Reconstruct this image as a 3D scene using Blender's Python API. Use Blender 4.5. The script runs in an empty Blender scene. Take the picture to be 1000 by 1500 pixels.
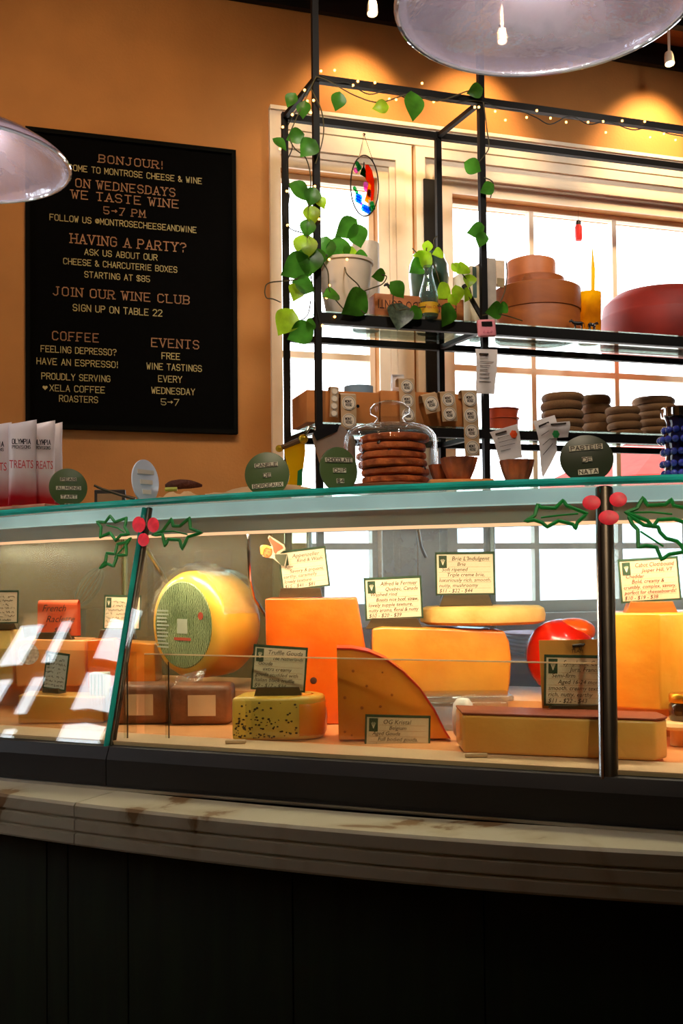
import bpy, bmesh, math, random
from mathutils import Matrix, Vector
R = random.Random(7)
C = bpy.context.scene.collection
sc = bpy.context.scene
PI = math.pi

# ------------------------------------------------------------------ camera
F, H, HT, Q, ROLL = 1500.0, 1.19, 842.0, 50.0, 0.011
cr, sr = math.cos(ROLL), math.sin(ROLL)
pt = math.atan(Q / F)
rt, up, fw = Vector((1, 0, 0)), Vector((0, -math.sin(pt), math.cos(pt))), Vector((0, math.cos(pt), math.sin(pt)))
cx_, cy_ = cr * rt - sr * up, sr * rt + cr * up
cam = bpy.data.objects.new('camera', bpy.data.cameras.new('camera'))
C.objects.link(cam)
m = Matrix((cx_, cy_, -fw)).transposed().to_4x4()
m.translation = Vector((0, 0, H))
cam.matrix_world = m
cam.data.sensor_fit = 'VERTICAL'
cam.data.sensor_height = 36
cam.data.lens = F / 1500 * 36
cam.data.shift_y = (HT - Q - 750) / 1500
cam.data.clip_start = 0.05
sc.camera = cam

# ------------------------------------------------------------------ world, exposure, big lights
W = bpy.data.worlds.new('sky'); sc.world = W; W.use_nodes = True
wn = W.node_tree.nodes; wl = W.node_tree.links
bg = wn['Background']
sky = wn.new('ShaderNodeTexSky'); sky.sky_type = 'HOSEK_WILKIE'; sky.turbidity = 6; sky.ground_albedo = 0.6
sky.sun_direction = (0.3, -0.5, 0.8)
mixw = wn.new('ShaderNodeMixRGB'); mixw.inputs[0].default_value = 0.86
mixw.inputs[2].default_value = (0.90, 0.95, 1.0, 1)
wl.new(sky.outputs[0], mixw.inputs[1]); wl.new(mixw.outputs[0], bg.inputs[0])
bg.inputs[1].default_value = 8.0
sc.view_settings.view_transform = 'Standard'
sc.view_settings.look = 'None'
sc.view_settings.gamma = 1
sc.view_settings.use_curve_mapping = False
sc.view_settings.exposure = 0.0
sc.cycles.max_bounces = 8
sc.cycles.diffuse_bounces = 4
sc.cycles.glossy_bounces = 3
sc.cycles.transparent_max_bounces = 32
sc.cycles.use_denoising = True
sc.cycles.caustics_reflective = False
sc.cycles.caustics_refractive = False
sc.cycles.sample_clamp_indirect = 4

WA = math.atan(0.3125)                       # yaw of the back wall
U = Vector((math.cos(WA), math.sin(WA), 0)); B = Vector((-math.sin(WA), math.cos(WA), 0))
O = Vector((0, 4.1, 0))
WM = Matrix((U, B, Vector((0, 0, 1)))).transposed().to_4x4(); WM.translation = O   # local: u, depth behind wall face, z
WI = WM.inverted()

def light(name, kind, loc, target, power, color, **kw):
    d = bpy.data.lights.new(name, kind); d.energy = power; d.color = color
    for k, v in kw.items(): setattr(d, k, v)
    o = bpy.data.objects.new(name, d); C.objects.link(o)
    o.location = loc
    v = Vector(target) - Vector(loc)
    o.rotation_euler = v.to_track_quat('-Z', 'Y').to_euler()
    return o

WARM = (1.0, 0.62, 0.28)
CASEC = (1.0, 0.80, 0.56)
P_SPOT, P_ROOM, P_CASE, P_FRONT, P_WIN = 44.0, 88.0, 2.2, 150.0, 130.0
# unseen fill spots added to brighten the letter board wall, counter and window casings
light('wall_fill_spot', 'SPOT', WM @ Vector((-1.0, -1.7, 3.5)), WM @ Vector((-0.95, 0, 2.0)), P_ROOM, (1, .66, .36), spot_size=1.9, spot_blend=1.0, shadow_soft_size=.12)
light('wall_fill_spot', 'SPOT', WM @ Vector((-2.2, -3.2, 3.5)), WM @ Vector((-1.5, -1.6, 1.2)), P_ROOM * .12, (1, .72, .45), spot_size=1.7, spot_blend=1.0, shadow_soft_size=.12)
light('wall_fill_spot', 'SPOT', WM @ Vector((-.3, -2.1, 3.5)), WM @ Vector((.25, 0, 2.2)), P_WIN, (1, .90, .78), spot_size=1.1, spot_blend=1.0, shadow_soft_size=.15)
light('wall_fill_spot', 'SPOT', WM @ Vector((1.1, -2.1, 3.5)), WM @ Vector((1.3, 0, 2.4)), P_WIN, (1, .90, .78), spot_size=1.1, spot_blend=1.0, shadow_soft_size=.15)
# track spots along the top of the window wall
for u_, p_ in ((0.10, 1.0), (0.62, 1.1), (1.50, 1.5), (2.3, 1.0)):
    light('track_spot_lamp', 'SPOT', WM @ Vector((u_, -0.30, 3.46)), WM @ Vector((u_ - .04, 0.0, 2.95)), P_SPOT * p_, WARM, spot_size=1.35, spot_blend=.9, shadow_soft_size=.03)

# unseen fill spots added near the ceiling to brighten the cheese fronts
for x_, tx, ty in ((-1.1, -.75, 2.35), (-.55, -.30, 2.12), (0.0, .08, 2.0), (.5, .42, 1.9), (.95, .75, 1.8)):
    light('case_fill_spot', 'SPOT', (x_, -.5, 3.4), (tx, ty, 1.14), P_FRONT, (1, .80, .56), spot_size=.27, spot_blend=.8, shadow_soft_size=.05)

# ------------------------------------------------------------------ pixel -> place helpers (the camera model above)
def ray(px, py):
    a_, b_ = px - 500.0, py - (HT - Q)
    d = (cx_ * a_ - cy_ * b_ + fw * F)
    return d / d.y
def at_y(px, py, Y): return Vector((0, 0, H)) + ray(px, py) * Y
def at_z(px, py, z):
    d = ray(px, py); return Vector((0, 0, H)) + d * ((z - H) / d.z)
def lp(px, py, y):
    """pixel -> window wall coordinates on the plane y (negative = into the room)"""
    d = ray(px, py); o = Vector((0, 0, H)); p0 = WM @ Vector((0, y, 0))
    t = (p0 - o).dot(B) / d.dot(B)
    return WI @ (o + d * t)
def wp(px, py, y): return WM @ lp(px, py, y)

def lin(c):
    return tuple(((x / 255) / 12.92 if x / 255 <= 0.04045 else ((x / 255 + 0.055) / 1.055) ** 2.4) for x in c)

# ------------------------------------------------------------------ materials
def base_mat(name):
    mt = bpy.data.materials.new(name); mt.use_nodes = True
    return mt, mt.node_tree.nodes, mt.node_tree.links
def coords(n, l):
    tc = n.new('ShaderNodeTexCoord'); return tc.outputs['Object']
def pm(name, col, rough=.5, metal=0., var=.12, scale=12., bump=0., bscale=40., emit=0., trans=0., sss=0., col2=None, coat=0., spec=.5):
    mt, n, l = base_mat(name); b = n['Principled BSDF']; c = lin(col)
    no = n.new('ShaderNodeTexNoise'); no.inputs['Scale'].default_value = scale; no.inputs['Detail'].default_value = 5
    l.new(coords(n, l), no.inputs['Vector'])
    cr_ = n.new('ShaderNodeValToRGB'); l.new(no.outputs[0], cr_.inputs[0])
    c2 = lin(col2) if col2 else tuple(x * (1 - var * 1.6) for x in c)
    cr_.color_ramp.elements[0].position = .32; cr_.color_ramp.elements[1].position = .68
    cr_.color_ramp.elements[0].color = (*c2, 1)
    cr_.color_ramp.elements[1].color = (*[min(1, x * (1 + (0 if col2 else var))) for x in c], 1)
    l.new(cr_.outputs[0], b.inputs['Base Color'])
    b.inputs['Roughness'].default_value = rough; b.inputs['Metallic'].default_value = metal
    b.inputs['Specular IOR Level'].default_value = spec
    b.inputs['Coat Weight'].default_value = coat
    if sss:
        b.inputs['Subsurface Weight'].default_value = sss; b.inputs['Subsurface Radius'].default_value = (.02, .008, .003); b.inputs['Subsurface Scale'].default_value = .5
    if emit:
        l.new(cr_.outputs[0], b.inputs['Emission Color']); b.inputs['Emission Strength'].default_value = emit
    if bump:
        n2 = n.new('ShaderNodeTexNoise'); n2.inputs['Scale'].default_value = bscale; n2.inputs['Detail'].default_value = 6
        l.new(coords(n, l), n2.inputs['Vector'])
        bp = n.new('ShaderNodeBump'); bp.inputs['Strength'].default_value = bump; bp.inputs['Distance'].default_value = .01
        l.new(n2.outputs[0], bp.inputs['Height']); l.new(bp.outputs[0], b.inputs['Normal'])
    if trans:
        out = n['Material Output']; tr = n.new('ShaderNodeBsdfTranslucent'); l.new(cr_.outputs[0], tr.inputs[0])
        mx = n.new('ShaderNodeMixShader'); mx.inputs[0].default_value = trans
        l.new(b.outputs[0], mx.inputs[1]); l.new(tr.outputs[0], mx.inputs[2]); l.new(mx.outputs[0], out.inputs[0])
    return mt
def glass(name, tint=(255, 255, 255), base=.04, edge=.75, power=4., haze=0., hazecol=(255, 255, 255), hscale=6., hi=.75, bump=0., rough=.02, tmix=.6):
    """clear sheet or blown glass: sees straight through, mirrors more at grazing angles, optional milky haze"""
    mt, n, l = base_mat(name); n.remove(n['Principled BSDF']); out = n['Material Output']
    t = n.new('ShaderNodeBsdfTransparent'); t.inputs[0].default_value = (*lin(tint), 1)
    g = n.new('ShaderNodeBsdfGlossy'); g.inputs['Roughness'].default_value = rough
    lw = n.new('ShaderNodeLayerWeight'); lw.inputs[0].default_value = .5
    pw = n.new('ShaderNodeMath'); pw.operation = 'POWER'; pw.inputs[1].default_value = power; l.new(lw.outputs['Facing'], pw.inputs[0])
    ma = n.new('ShaderNodeMath'); ma.operation = 'MULTIPLY_ADD'; ma.inputs[1].default_value = edge; ma.inputs[2].default_value = base
    l.new(pw.outputs[0], ma.inputs[0])
    first = t.outputs[0]
    if haze:
        d = n.new('ShaderNodeBsdfDiffuse'); d.inputs[0].default_value = (*lin(hazecol), 1)
        tl = n.new('ShaderNodeBsdfTranslucent'); tl.inputs[0].default_value = (*lin(hazecol), 1)
        dm = n.new('ShaderNodeMixShader'); dm.inputs[0].default_value = tmix; l.new(d.outputs[0], dm.inputs[1]); l.new(tl.outputs[0], dm.inputs[2])
        no = n.new('ShaderNodeTexNoise'); no.inputs['Scale'].default_value = hscale; no.inputs['Detail'].default_value = 8
        l.new(coords(n, l), no.inputs['Vector'])
        mr = n.new('ShaderNodeMapRange'); mr.inputs[1].default_value = .3; mr.inputs[2].default_value = hi; mr.inputs[3].default_value = haze * .45; mr.inputs[4].default_value = haze
        l.new(no.outputs[0], mr.inputs[0])
        hm = n.new('ShaderNodeMixShader'); l.new(mr.outputs[0], hm.inputs[0]); l.new(first, hm.inputs[1]); l.new(dm.outputs[0], hm.inputs[2]); first = hm.outputs[0]
    mx = n.new('ShaderNodeMixShader'); l.new(ma.outputs[0], mx.inputs[0]); l.new(first, mx.inputs[1]); l.new(g.outputs[0], mx.inputs[2])
    l.new(mx.outputs[0], out.inputs[0])
    if bump:
        n2 = n.new('ShaderNodeTexNoise'); n2.inputs['Scale'].default_value = 60; l.new(coords(n, l), n2.inputs['Vector'])
        bp = n.new('ShaderNodeBump'); bp.inputs['Strength'].default_value = bump; bp.inputs['Distance'].default_value = .004
        l.new(n2.outputs[0], bp.inputs['Height']); l.new(bp.outputs[0], g.inputs['Normal'])
    return mt
def emis(name, col, s):
    mt, n, l = base_mat(name); n.remove(n['Principled BSDF'])
    e = n.new('ShaderNodeEmission'); e.inputs[0].default_value = (*lin(col), 1); e.inputs[1].default_value = s
    l.new(e.outputs[0], n['Material Output'].inputs[0]); return mt
def wood(name, c1, c2, rough=.5, scale=3., axis=0, coat=0., dist=3.):
    mt, n, l = base_mat(name); b = n['Principled BSDF']
    mp = n.new('ShaderNodeMapping'); s = [9., 9., 9.]; s[axis] = .8; mp.inputs['Scale'].default_value = s
    l.new(coords(n, l), mp.inputs[0])
    no = n.new('ShaderNodeTexNoise'); no.inputs['Scale'].default_value = scale; no.inputs['Detail'].default_value = 8; no.inputs['Distortion'].default_value = dist * .3
    l.new(mp.outputs[0], no.inputs['Vector'])
    cr_ = n.new('ShaderNodeValToRGB'); l.new(no.outputs[0], cr_.inputs[0])
    cr_.color_ramp.elements[0].position = .3; cr_.color_ramp.elements[0].color = (*lin(c1), 1)
    cr_.color_ramp.elements[1].position = .7; cr_.color_ramp.elements[1].color = (*lin(c2), 1)
    l.new(cr_.outputs[0], b.inputs['Base Color']); b.inputs['Roughness'].default_value = rough; b.inputs['Coat Weight'].default_value = coat
    return mt
def marble(name):
    mt, n, l = base_mat(name); b = n['Principled BSDF']
    n1 = n.new('ShaderNodeTexNoise'); n1.inputs['Scale'].default_value = 3.2; n1.inputs['Detail'].default_value = 7; n1.inputs['Distortion'].default_value = 1.4
    l.new(coords(n, l), n1.inputs['Vector'])
    cr_ = n.new('ShaderNodeValToRGB'); l.new(n1.outputs[0], cr_.inputs[0])
    e = cr_.color_ramp.elements; e[0].position = .50; e[0].color = (*lin((206, 198, 168)), 1); e[1].position = .70; e[1].color = (*lin((150, 122, 78)), 1)
    x = e.new(.585); x.color = (*lin((192, 180, 146)), 1); x = e.new(.61); x.color = (*lin((140, 108, 66)), 1)
    l.new(cr_.outputs[0], b.inputs['Base Color']); b.inputs['Roughness'].default_value = .42
    return mt

M = {}
M['wall'] = pm('orange_plaster', (192, 132, 68), .75, var=.06, scale=5, bump=.12, bscale=90)
M['ceil'] = wood('ceiling_boards', (120, 62, 26), (165, 92, 40), .5, 2)
M['floor'] = wood('floor_boards', (60, 40, 26), (84, 56, 36), .5, 2)
M['dark'] = pm('dark_wall', (48, 36, 26), .8)
M['cream'] = pm('cream_paint', (252, 238, 216), .45, var=.03)
M['black'] = pm('black_steel', (12, 10, 9), .6, var=.2, spec=.25)
M['blackwood'] = wood('black_stained_wood', (10, 6, 5), (20, 12, 9), .55, 4)
M['green_panel'] = wood('dark_green_panel', (22, 34, 18), (34, 48, 24), .6, 3, axis=2)
M['marble'] = marble('veined_marble')
M['pane'] = glass('window_glass', base=.03, edge=.5)
M['front_glass'] = glass('case_glass', (246, 252, 250), base=.075, edge=.55, power=3.5)
M['shelf_glass'] = glass('shelf_glass', (228, 240, 234), base=.06, edge=.8, power=3)
M['acrylic'] = glass('clear_acrylic', (244, 248, 246), base=.05, edge=.6, power=3)
M['rear_glass'] = glass('scratched_rear_glass', (225, 236, 244), base=.05, edge=.4, haze=.30, hazecol=(200, 210, 225), hscale=5, hi=.7, rough=.35)
M['rear_glass_warm'] = glass('hazy_rear_glass', (226, 226, 200), base=.05, edge=.4, haze=.27, hazecol=(176, 168, 126), hscale=4, hi=.7, rough=.35)
M['glass_edge'] = pm('teal_glass_edge', (56, 200, 192), .15, var=.25, scale=6, trans=.6)
M['steel'] = pm('brushed_steel', (190, 186, 176), .3, metal=1., var=.06)
M['chrome'] = pm('chrome', (225, 225, 225), .12, metal=1., var=.02)
M['bronze'] = pm('dark_bronze_metal', (70, 62, 52), .35, metal=.8)
M['canopy'] = pm('canopy_enamel', (190, 205, 200), .35, var=.05)
M['sill'] = pm('case_sill', (228, 190, 150), .4, var=.05)
M['deck'] = pm('case_deck', (226, 150, 92), .4, var=.08)
M['board'] = pm('letter_board_felt', (4, 4, 4), 1., spec=.1, var=.2, scale=60)
M['let_tan'] = pm('tan_letters', (178, 130, 92), .6)
M['let_cream'] = pm('cream_letters', (205, 192, 132), .6)
M['ink'] = pm('dark_ink', (52, 40, 30), .8)
M['card'] = pm('cream_card', (240, 212, 176), .7, var=.05)
M['cardpink'] = pm('pink_card', (244, 178, 140), .7, var=.05)
M['cardgrey'] = pm('pale_card', (214, 206, 196), .7, var=.05)
M['cardgreen'] = pm('green_card_print', (38, 66, 38), .7, var=.2, scale=90)
M['holder'] = wood('wooden_card_holder', (62, 48, 24), (92, 70, 34), .5, 6)
M['holder_orange'] = wood('orange_wood_holder', (160, 88, 26), (190, 110, 36), .5, 6)
M['leaf'] = pm('pothos_leaf', (74, 140, 40), .35, var=.3, scale=14, trans=.62)
M['leafy'] = pm('bright_leaf', (176, 220, 44), .35, var=.25, scale=14, trans=.68)
M['leafdark'] = pm('silver_leaf', (70, 84, 66), .4, var=.4, scale=60, trans=.3)
M['stem'] = pm('vine_stem', (70, 62, 30), .6)
M['wire'] = pm('dark_green_wire', (22, 26, 18), .6)
M['bulb'] = emis('warm_bulb', (255, 176, 84), 9)
M['lamp'] = emis('lamp_face', (255, 214, 160), 14)
M['kraft'] = pm('kraft_cardboard', (190, 120, 58), .8, var=.08)
M['paper'] = pm('white_paper', (236, 228, 222), .7, var=.04, trans=.35)
M['sticker'] = pm('round_sticker', (238, 226, 206), .55, var=.03)
M['crate'] = wood('wine_crate', (150, 84, 38), (188, 112, 54), .6, 4)
M['bread'] = pm('round_flatbread', (150, 108, 62), .8, var=.2, col2=(96, 62, 32), scale=30, bump=.4, bscale=60)
M['cookie'] = pm('cookie', (226, 112, 46), .75, scale=40, col2=(150, 64, 24), bump=1., bscale=55)
M['tart'] = pm('baked_pastry', (176, 86, 34), .55, scale=26, col2=(92, 38, 14), bump=.4)
M['disc'] = pm('olive_disc', (72, 92, 52), .4, var=.06)
M['discdark'] = pm('dark_green_disc', (44, 52, 34), .4, var=.06)
M['disc_glare'] = pm('sky_glare_disc', (198, 212, 232), .3, var=.04)  # sky glare on an olive disc, painted into its base colour
M['tile'] = pm('letter_tile', (206, 198, 176), .6)
M['holly'] = pm('green_window_paint', (16, 140, 58), .5, var=.15, scale=40, trans=.3)
M['berry'] = pm('red_window_paint', (226, 24, 52), .5, var=.15, scale=60)

# ------------------------------------------------------------------ mesh builder
IDT = Matrix.Identity(4)
class MB:
    def __init__(s): s.v = []; s.f = []
    def add(s, vs, fs, Mx=None):
        o = len(s.v)
        s.v += [(Mx @ Vector(p)) if Mx is not None else Vector(p) for p in vs]
        s.f += [tuple(i + o for i in f) for f in fs]; return s
    def box(s, x0, x1, y0, y1, z0, z1, Mx=None, bev=0.):
        if bev <= 0:
            vs = [(x, y, z) for x in (x0, x1) for y in (y0, y1) for z in (z0, z1)]
            return s.add(vs, [(0, 1, 3, 2), (4, 6, 7, 5), (0, 4, 5, 1), (2, 3, 7, 6), (0, 2, 6, 4), (1, 5, 7, 3)], Mx)
        bm = bmesh.new(); bmesh.ops.create_cube(bm, size=1)
        for v in bm.verts: v.co = Vector((x0 + (v.co.x + .5) * (x1 - x0), y0 + (v.co.y + .5) * (y1 - y0), z0 + (v.co.z + .5) * (z1 - z0)))
        bmesh.ops.bevel(bm, geom=bm.edges[:], offset=min(bev, .45 * min(x1 - x0, y1 - y0, z1 - z0)), segments=3, affect='EDGES', profile=.5)
        return s.bm(bm, Mx)
    def bm(s, bm, Mx=None):
        bm.verts.ensure_lookup_table(); bm.verts.index_update()
        s.add([v.co.copy() for v in bm.verts], [[v.index for v in f.verts] for f in bm.faces], Mx); bm.free(); return s
    def lathe(s, prof, Mx=None, seg=32, wob=None, arc=2 * PI):
        """prof = [(r, z)...] about local z"""
        vs = []; fs = []; n = len(prof); full = arc > 6.28
        k = seg if full else seg + 1
        for i in range(k):
            a = arc * i / seg
            for j, (r, z) in enumerate(prof):
                rr = r * (wob(a, j) if wob else 1)
                vs.append((rr * math.cos(a), rr * math.sin(a), z))
        for i in range(seg):
            i2 = (i + 1) % k
            for j in range(n - 1):
                if prof[j][0] < 1e-6 and prof[j + 1][0] < 1e-6: continue
                fs.append((i * n + j, i2 * n + j, i2 * n + j + 1, i * n + j + 1))
        return s.add(vs, fs, Mx)
    def tube(s, pts, r, seg=8, closed=False, Mx=None, taper=None):
        P = [Vector(p) for p in pts]; n = len(P); vs = []; fs = []
        nrm = None
        for i in range(n):
            if closed: t = P[(i + 1) % n] - P[i - 1]
            else: t = P[min(i + 1, n - 1)] - P[max(i - 1, 0)]
            t = t.normalized() if t.length > 1e-9 else Vector((0, 0, 1))
            if nrm is None: nrm = t.orthogonal().normalized()
            nrm = (nrm - t * nrm.dot(t)); nrm = nrm.normalized() if nrm.length > 1e-6 else t.orthogonal().normalized()
            b = t.cross(nrm)
            rr = r[i] if isinstance(r, (list, tuple)) else r
            for k in range(seg):
                a = 2 * PI * k / seg; vs.append(P[i] + (nrm * math.cos(a) + b * math.sin(a)) * rr)
        for i in range(n if closed else n - 1):
            i2 = (i + 1) % n
            for k in range(seg):
                fs.append((i * seg + k, i * seg + (k + 1) % seg, i2 * seg + (k + 1) % seg, i2 * seg + k))
        if not closed:
            fs.append(tuple(range(seg - 1, -1, -1))); fs.append(tuple((n - 1) * seg + k for k in range(seg)))
        return s.add(vs, fs, Mx)
    def prism(s, poly, d0, d1, Mx=None, ax='y'):
        """polygon in local (x,z) extruded along y, or (x,y) extruded along z"""
        n = len(poly); g = (lambda p, d: (p[0], d, p[1])) if ax == 'y' else (lambda p, d: (p[0], p[1], d))
        vs = [g(p, d0) for p in poly] + [g(p, d1) for p in poly]
        fs = [tuple(range(n)), tuple(range(2 * n - 1, n - 1, -1))] + [(i, i + n, (i + 1) % n + n, (i + 1) % n) for i in range(n)]
        return s.add(vs, fs, Mx)
    def rprism(s, poly, d0, d1, Mx=None, bev=.006, ax='y', seg=3):
        """prism with rounded edges"""
        t = MB().prism(poly, d0, d1, None, ax); bm = bmesh.new()
        vv = [bm.verts.new(p) for p in t.v]
        for f in t.f: bm.faces.new([vv[i] for i in f])
        bmesh.ops.recalc_face_normals(bm, faces=bm.faces[:])
        es = [e for e in bm.edges if len(e.link_faces) == 2 and e.calc_face_angle(0) > .5]
        if bev: bmesh.ops.bevel(bm, geom=es, offset=bev, segments=seg, affect='EDGES', profile=.5)
        return s.bm(bm, Mx)
    def ball(s, c, r, Mx=None, seg=16, ring=10, sq=(1, 1, 1)):
        T_ = Matrix.Translation(Vector(c)) @ Matrix.Diagonal((*sq, 1))
        return s.lathe([(r * math.sin(PI * j / ring), -r * math.cos(PI * j / ring)) for j in range(ring + 1)], (Mx @ T_) if Mx is not None else T_, seg)
    def sweep(s, prof, fn, X0, X1, n=40, cap=True):
        """closed profile [(inward offset, z)] swept along the counter's plan curve fn"""
        k = len(prof); vs = []; fs = []
        for i in range(n + 1):
            X = X0 + (X1 - X0) * i / n; nx, ny = nrm2(fn, X); y = fn(X)
            for d, z in prof: vs.append((X + d * nx, y + d * ny, z))
        for i in range(n):
            for j in range(k):
                fs.append((i * k + j, i * k + (j + 1) % k, (i + 1) * k + (j + 1) % k, (i + 1) * k + j))
        if cap: fs.append(tuple(range(k))); fs.append(tuple(n * k + j for j in range(k - 1, -1, -1)))
        return s.add(vs, fs)
    def obj(s, name, mat, parent=None, smooth=False, root=None):
        me = bpy.data.meshes.new(name); o = bpy.data.objects.new(name, me); C.objects.link(o)
        if parent is None:
            if root is None:
                xs = [v.x for v in s.v]; ys = [v.y for v in s.v]; zs = [v.z for v in s.v]
                root = Vector(((min(xs) + max(xs)) / 2, (min(ys) + max(ys)) / 2, min(zs)))
            Mr = root if isinstance(root, Matrix) else Matrix.Translation(Vector(root))
            o.matrix_world = Mr
        else:
            Mr = Matrix(parent['_m'])
            o.parent = parent
        o['_m'] = [list(r) for r in Mr]
        inv = Mr.inverted()
        me.from_pydata([inv @ v for v in s.v], [], s.f)
        bm = bmesh.new(); bm.from_mesh(me)
        bmesh.ops.remove_doubles(bm, verts=bm.verts[:], dist=1e-6)
        bmesh.ops.recalc_face_normals(bm, faces=bm.faces[:]); bm.to_mesh(me); bm.free()
        me.materials.append(M[mat] if isinstance(mat, str) else mat)
        if smooth:
            for p in me.polygons: p.use_smooth = True
            me.set_sharp_from_angle(angle=math.radians(smooth if smooth is not True else 40))
        return o

def T(name, label, cat, root, group=None):
    o = bpy.data.objects.new(name, None); C.objects.link(o); o.empty_display_size = .05
    Mr = root if isinstance(root, Matrix) else Matrix.Translation(Vector(root))
    o.matrix_world = Mr; o['_m'] = [list(r) for r in Mr]
    return tag(o, label, cat, group)
def tag(o, label, cat, group=None):
    o['label'] = label; o['category'] = cat
    if group: o['group'] = group
    return o
def struct(o): o['kind'] = 'structure'; return o
def dup(root, Mr, label=None, mats=None):
    r = root.copy(); C.objects.link(r); r.matrix_world = Mr; r['_m'] = [list(q) for q in Mr]
    if label: r['label'] = label
    for ch in list(root.children):
        c = ch.copy(); C.objects.link(c); c.parent = r; c['_m'] = r['_m']
        for g in list(ch.children):
            d = g.copy(); C.objects.link(d); d.parent = c; d['_m'] = r['_m']
    return r
def TR(loc, yaw=0., pitch=0., roll=0.):
    """frame at loc: local x right, y away, z up; yaw turns it about z, pitch tips it back, roll tilts it in its own face"""
    return Matrix.Translation(Vector(loc)) @ Matrix.Rotation(yaw, 4, 'Z') @ Matrix.Rotation(pitch, 4, 'X') @ Matrix.Rotation(roll, 4, 'Y')
def WL(u, y, z, yaw=0.):
    return WM @ Matrix.Translation(Vector((u, y, z))) @ Matrix.Rotation(yaw, 4, 'Z')

# ------------------------------------------------------------------ lettering
GLY = {'A': '00 26 40;12 32', 'B': '00 06 36 45 44 33 03;33 42 41 30 00', 'C': '45 36 16 05 01 10 30 41', 'D': '00 06 26 45 41 20 00',
 'E': '46 06 00 40;03 33', 'F': '46 06 00;03 33', 'G': '45 36 16 05 01 10 30 41 43 23', 'H': '06 00;46 40;03 43', 'I': '26 20', 'J': '36 31 20 10 01',
 'K': '06 00;46 02;13 40', 'L': '06 00 40', 'M': '00 06 22 46 40', 'N': '00 06 40 46', 'O': '16 05 01 10 30 41 45 36 16', 'P': '00 06 36 45 44 33 03',
 'Q': '16 05 01 10 30 41 45 36 16;22 40', 'R': '00 06 36 45 44 33 03;23 40', 'S': '45 36 16 05 04 13 33 42 41 30 10 01', 'T': '06 46;26 20',
 'U': '06 01 10 30 41 46', 'V': '06 20 46', 'W': '06 10 24 30 46', 'X': '06 40;00 46', 'Y': '06 23 46;23 20', 'Z': '06 46 00 40',
 '0': '16 05 01 10 30 41 45 36 16', '1': '15 26 20', '2': '05 16 36 45 44 00 40', '3': '06 46 23 33 42 41 30 10 01', '4': '30 36 02 42',
 '5': '46 06 03 33 42 41 30 10 01', '6': '36 05 01 10 30 41 42 33 13 02', '7': '06 46 10', '8': '13 04 05 16 36 45 44 33 13 02 01 10 30 41 42 33',
 '9': '10 41 45 36 16 05 04 13 33 44', '!': '26 23;21 20', '?': '05 16 36 45 44 23;21 20', '&': '40 05 16 25 24 02 01 10 20 42',
 '$': '45 36 16 05 04 13 33 42 41 30 10 01;26 20', '-': '03 43', '>': '03 43;34 43 32', '@': '32 34 24 13 12 22 32 42 44 35 15 04 02 11 31'}
def stroke_text(mb, s, Mx, h, width=None, w=.11, serif=False, th=.002, align='l'):
    """letters made of strokes in the local x-z plane, facing -y; h = cap height; stretched to width"""
    adv = 6.2 if serif else 5.6; pen = 0.; segs = []
    for ch in s:
        if ch == ' ': pen += 3.6; continue
        g = GLY.get(ch)
        if not g: pen += 3; continue
        narrow = 3.2 if ch in 'I!' else adv
        off = -1.3 if ch in 'I!' else 0
        for path in g.split(';'):
            P = [(pen + off + int(c[0]), int(c[1])) for c in path.split()]
            for a, b in zip(P, P[1:]): segs.append((a, b))
            if serif and ch not in '!?':
                for e, nb in ((P[0], P[1]), (P[-1], P[-2])):
                    if e[1] in (0, 6) and abs(e[0] - nb[0]) < abs(e[1] - nb[1]): segs.append(((e[0] - .9, e[1]), (e[0] + .9, e[1])))
        pen += narrow
    tot = pen - 1.6; sz = h / 6; sx = (width / tot) if width else sz * .95
    x0 = -tot * sx / 2 if align == 'c' else 0.
    for a, b in segs:
        p, q = Vector((x0 + a[0] * sx, 0, a[1] * sz)), Vector((x0 + b[0] * sx, 0, b[1] * sz))
        d = q - p
        if d.length < 1e-7: continue
        t = d.normalized() * (w * h / 2); n_ = Vector((t.z, 0, -t.x)); dy = Vector((0, -th, 0))
        vs = [p - t + n_, p - t - n_, q + t - n_, q + t + n_]
        mb.add(vs + [v + dy for v in vs], [(4, 5, 6, 7), (0, 1, 5, 4), (1, 2, 6, 5), (2, 3, 7, 6), (3, 0, 4, 7)], Mx)
_fc = {}
def font_text(mb, s, Mx, h, width=None, shear=0., align='l', maxw=None, depth=.0004):
    key = (s, shear)
    if key not in _fc:
        cu = bpy.data.curves.new('lettering', 'FONT'); cu.body = s; cu.shear = shear; cu.resolution_u = 2; cu.fill_mode = 'FRONT'
        ob = bpy.data.objects.new('lettering', cu); me = bpy.data.meshes.new_from_object(ob)
        _fc[key] = ([v.co.copy() for v in me.vertices], [tuple(p.vertices) for p in me.polygons])
        bpy.data.objects.remove(ob); bpy.data.curves.remove(cu); bpy.data.meshes.remove(me)
    vs, fs = _fc[key]
    if not vs: return
    xs = [v.x for v in vs]; x0, x1 = min(xs), max(xs)
    k = h / .73; kx = k
    if width: kx = width / (x1 - x0)
    elif maxw and (x1 - x0) * k > maxw: kx = maxw / (x1 - x0)
    off = -(x0 + x1) / 2 * kx if align == 'c' else -x0 * kx
    mb.add([(v.x * kx + off, -depth, v.y * k) for v in vs], fs, Mx)

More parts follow.
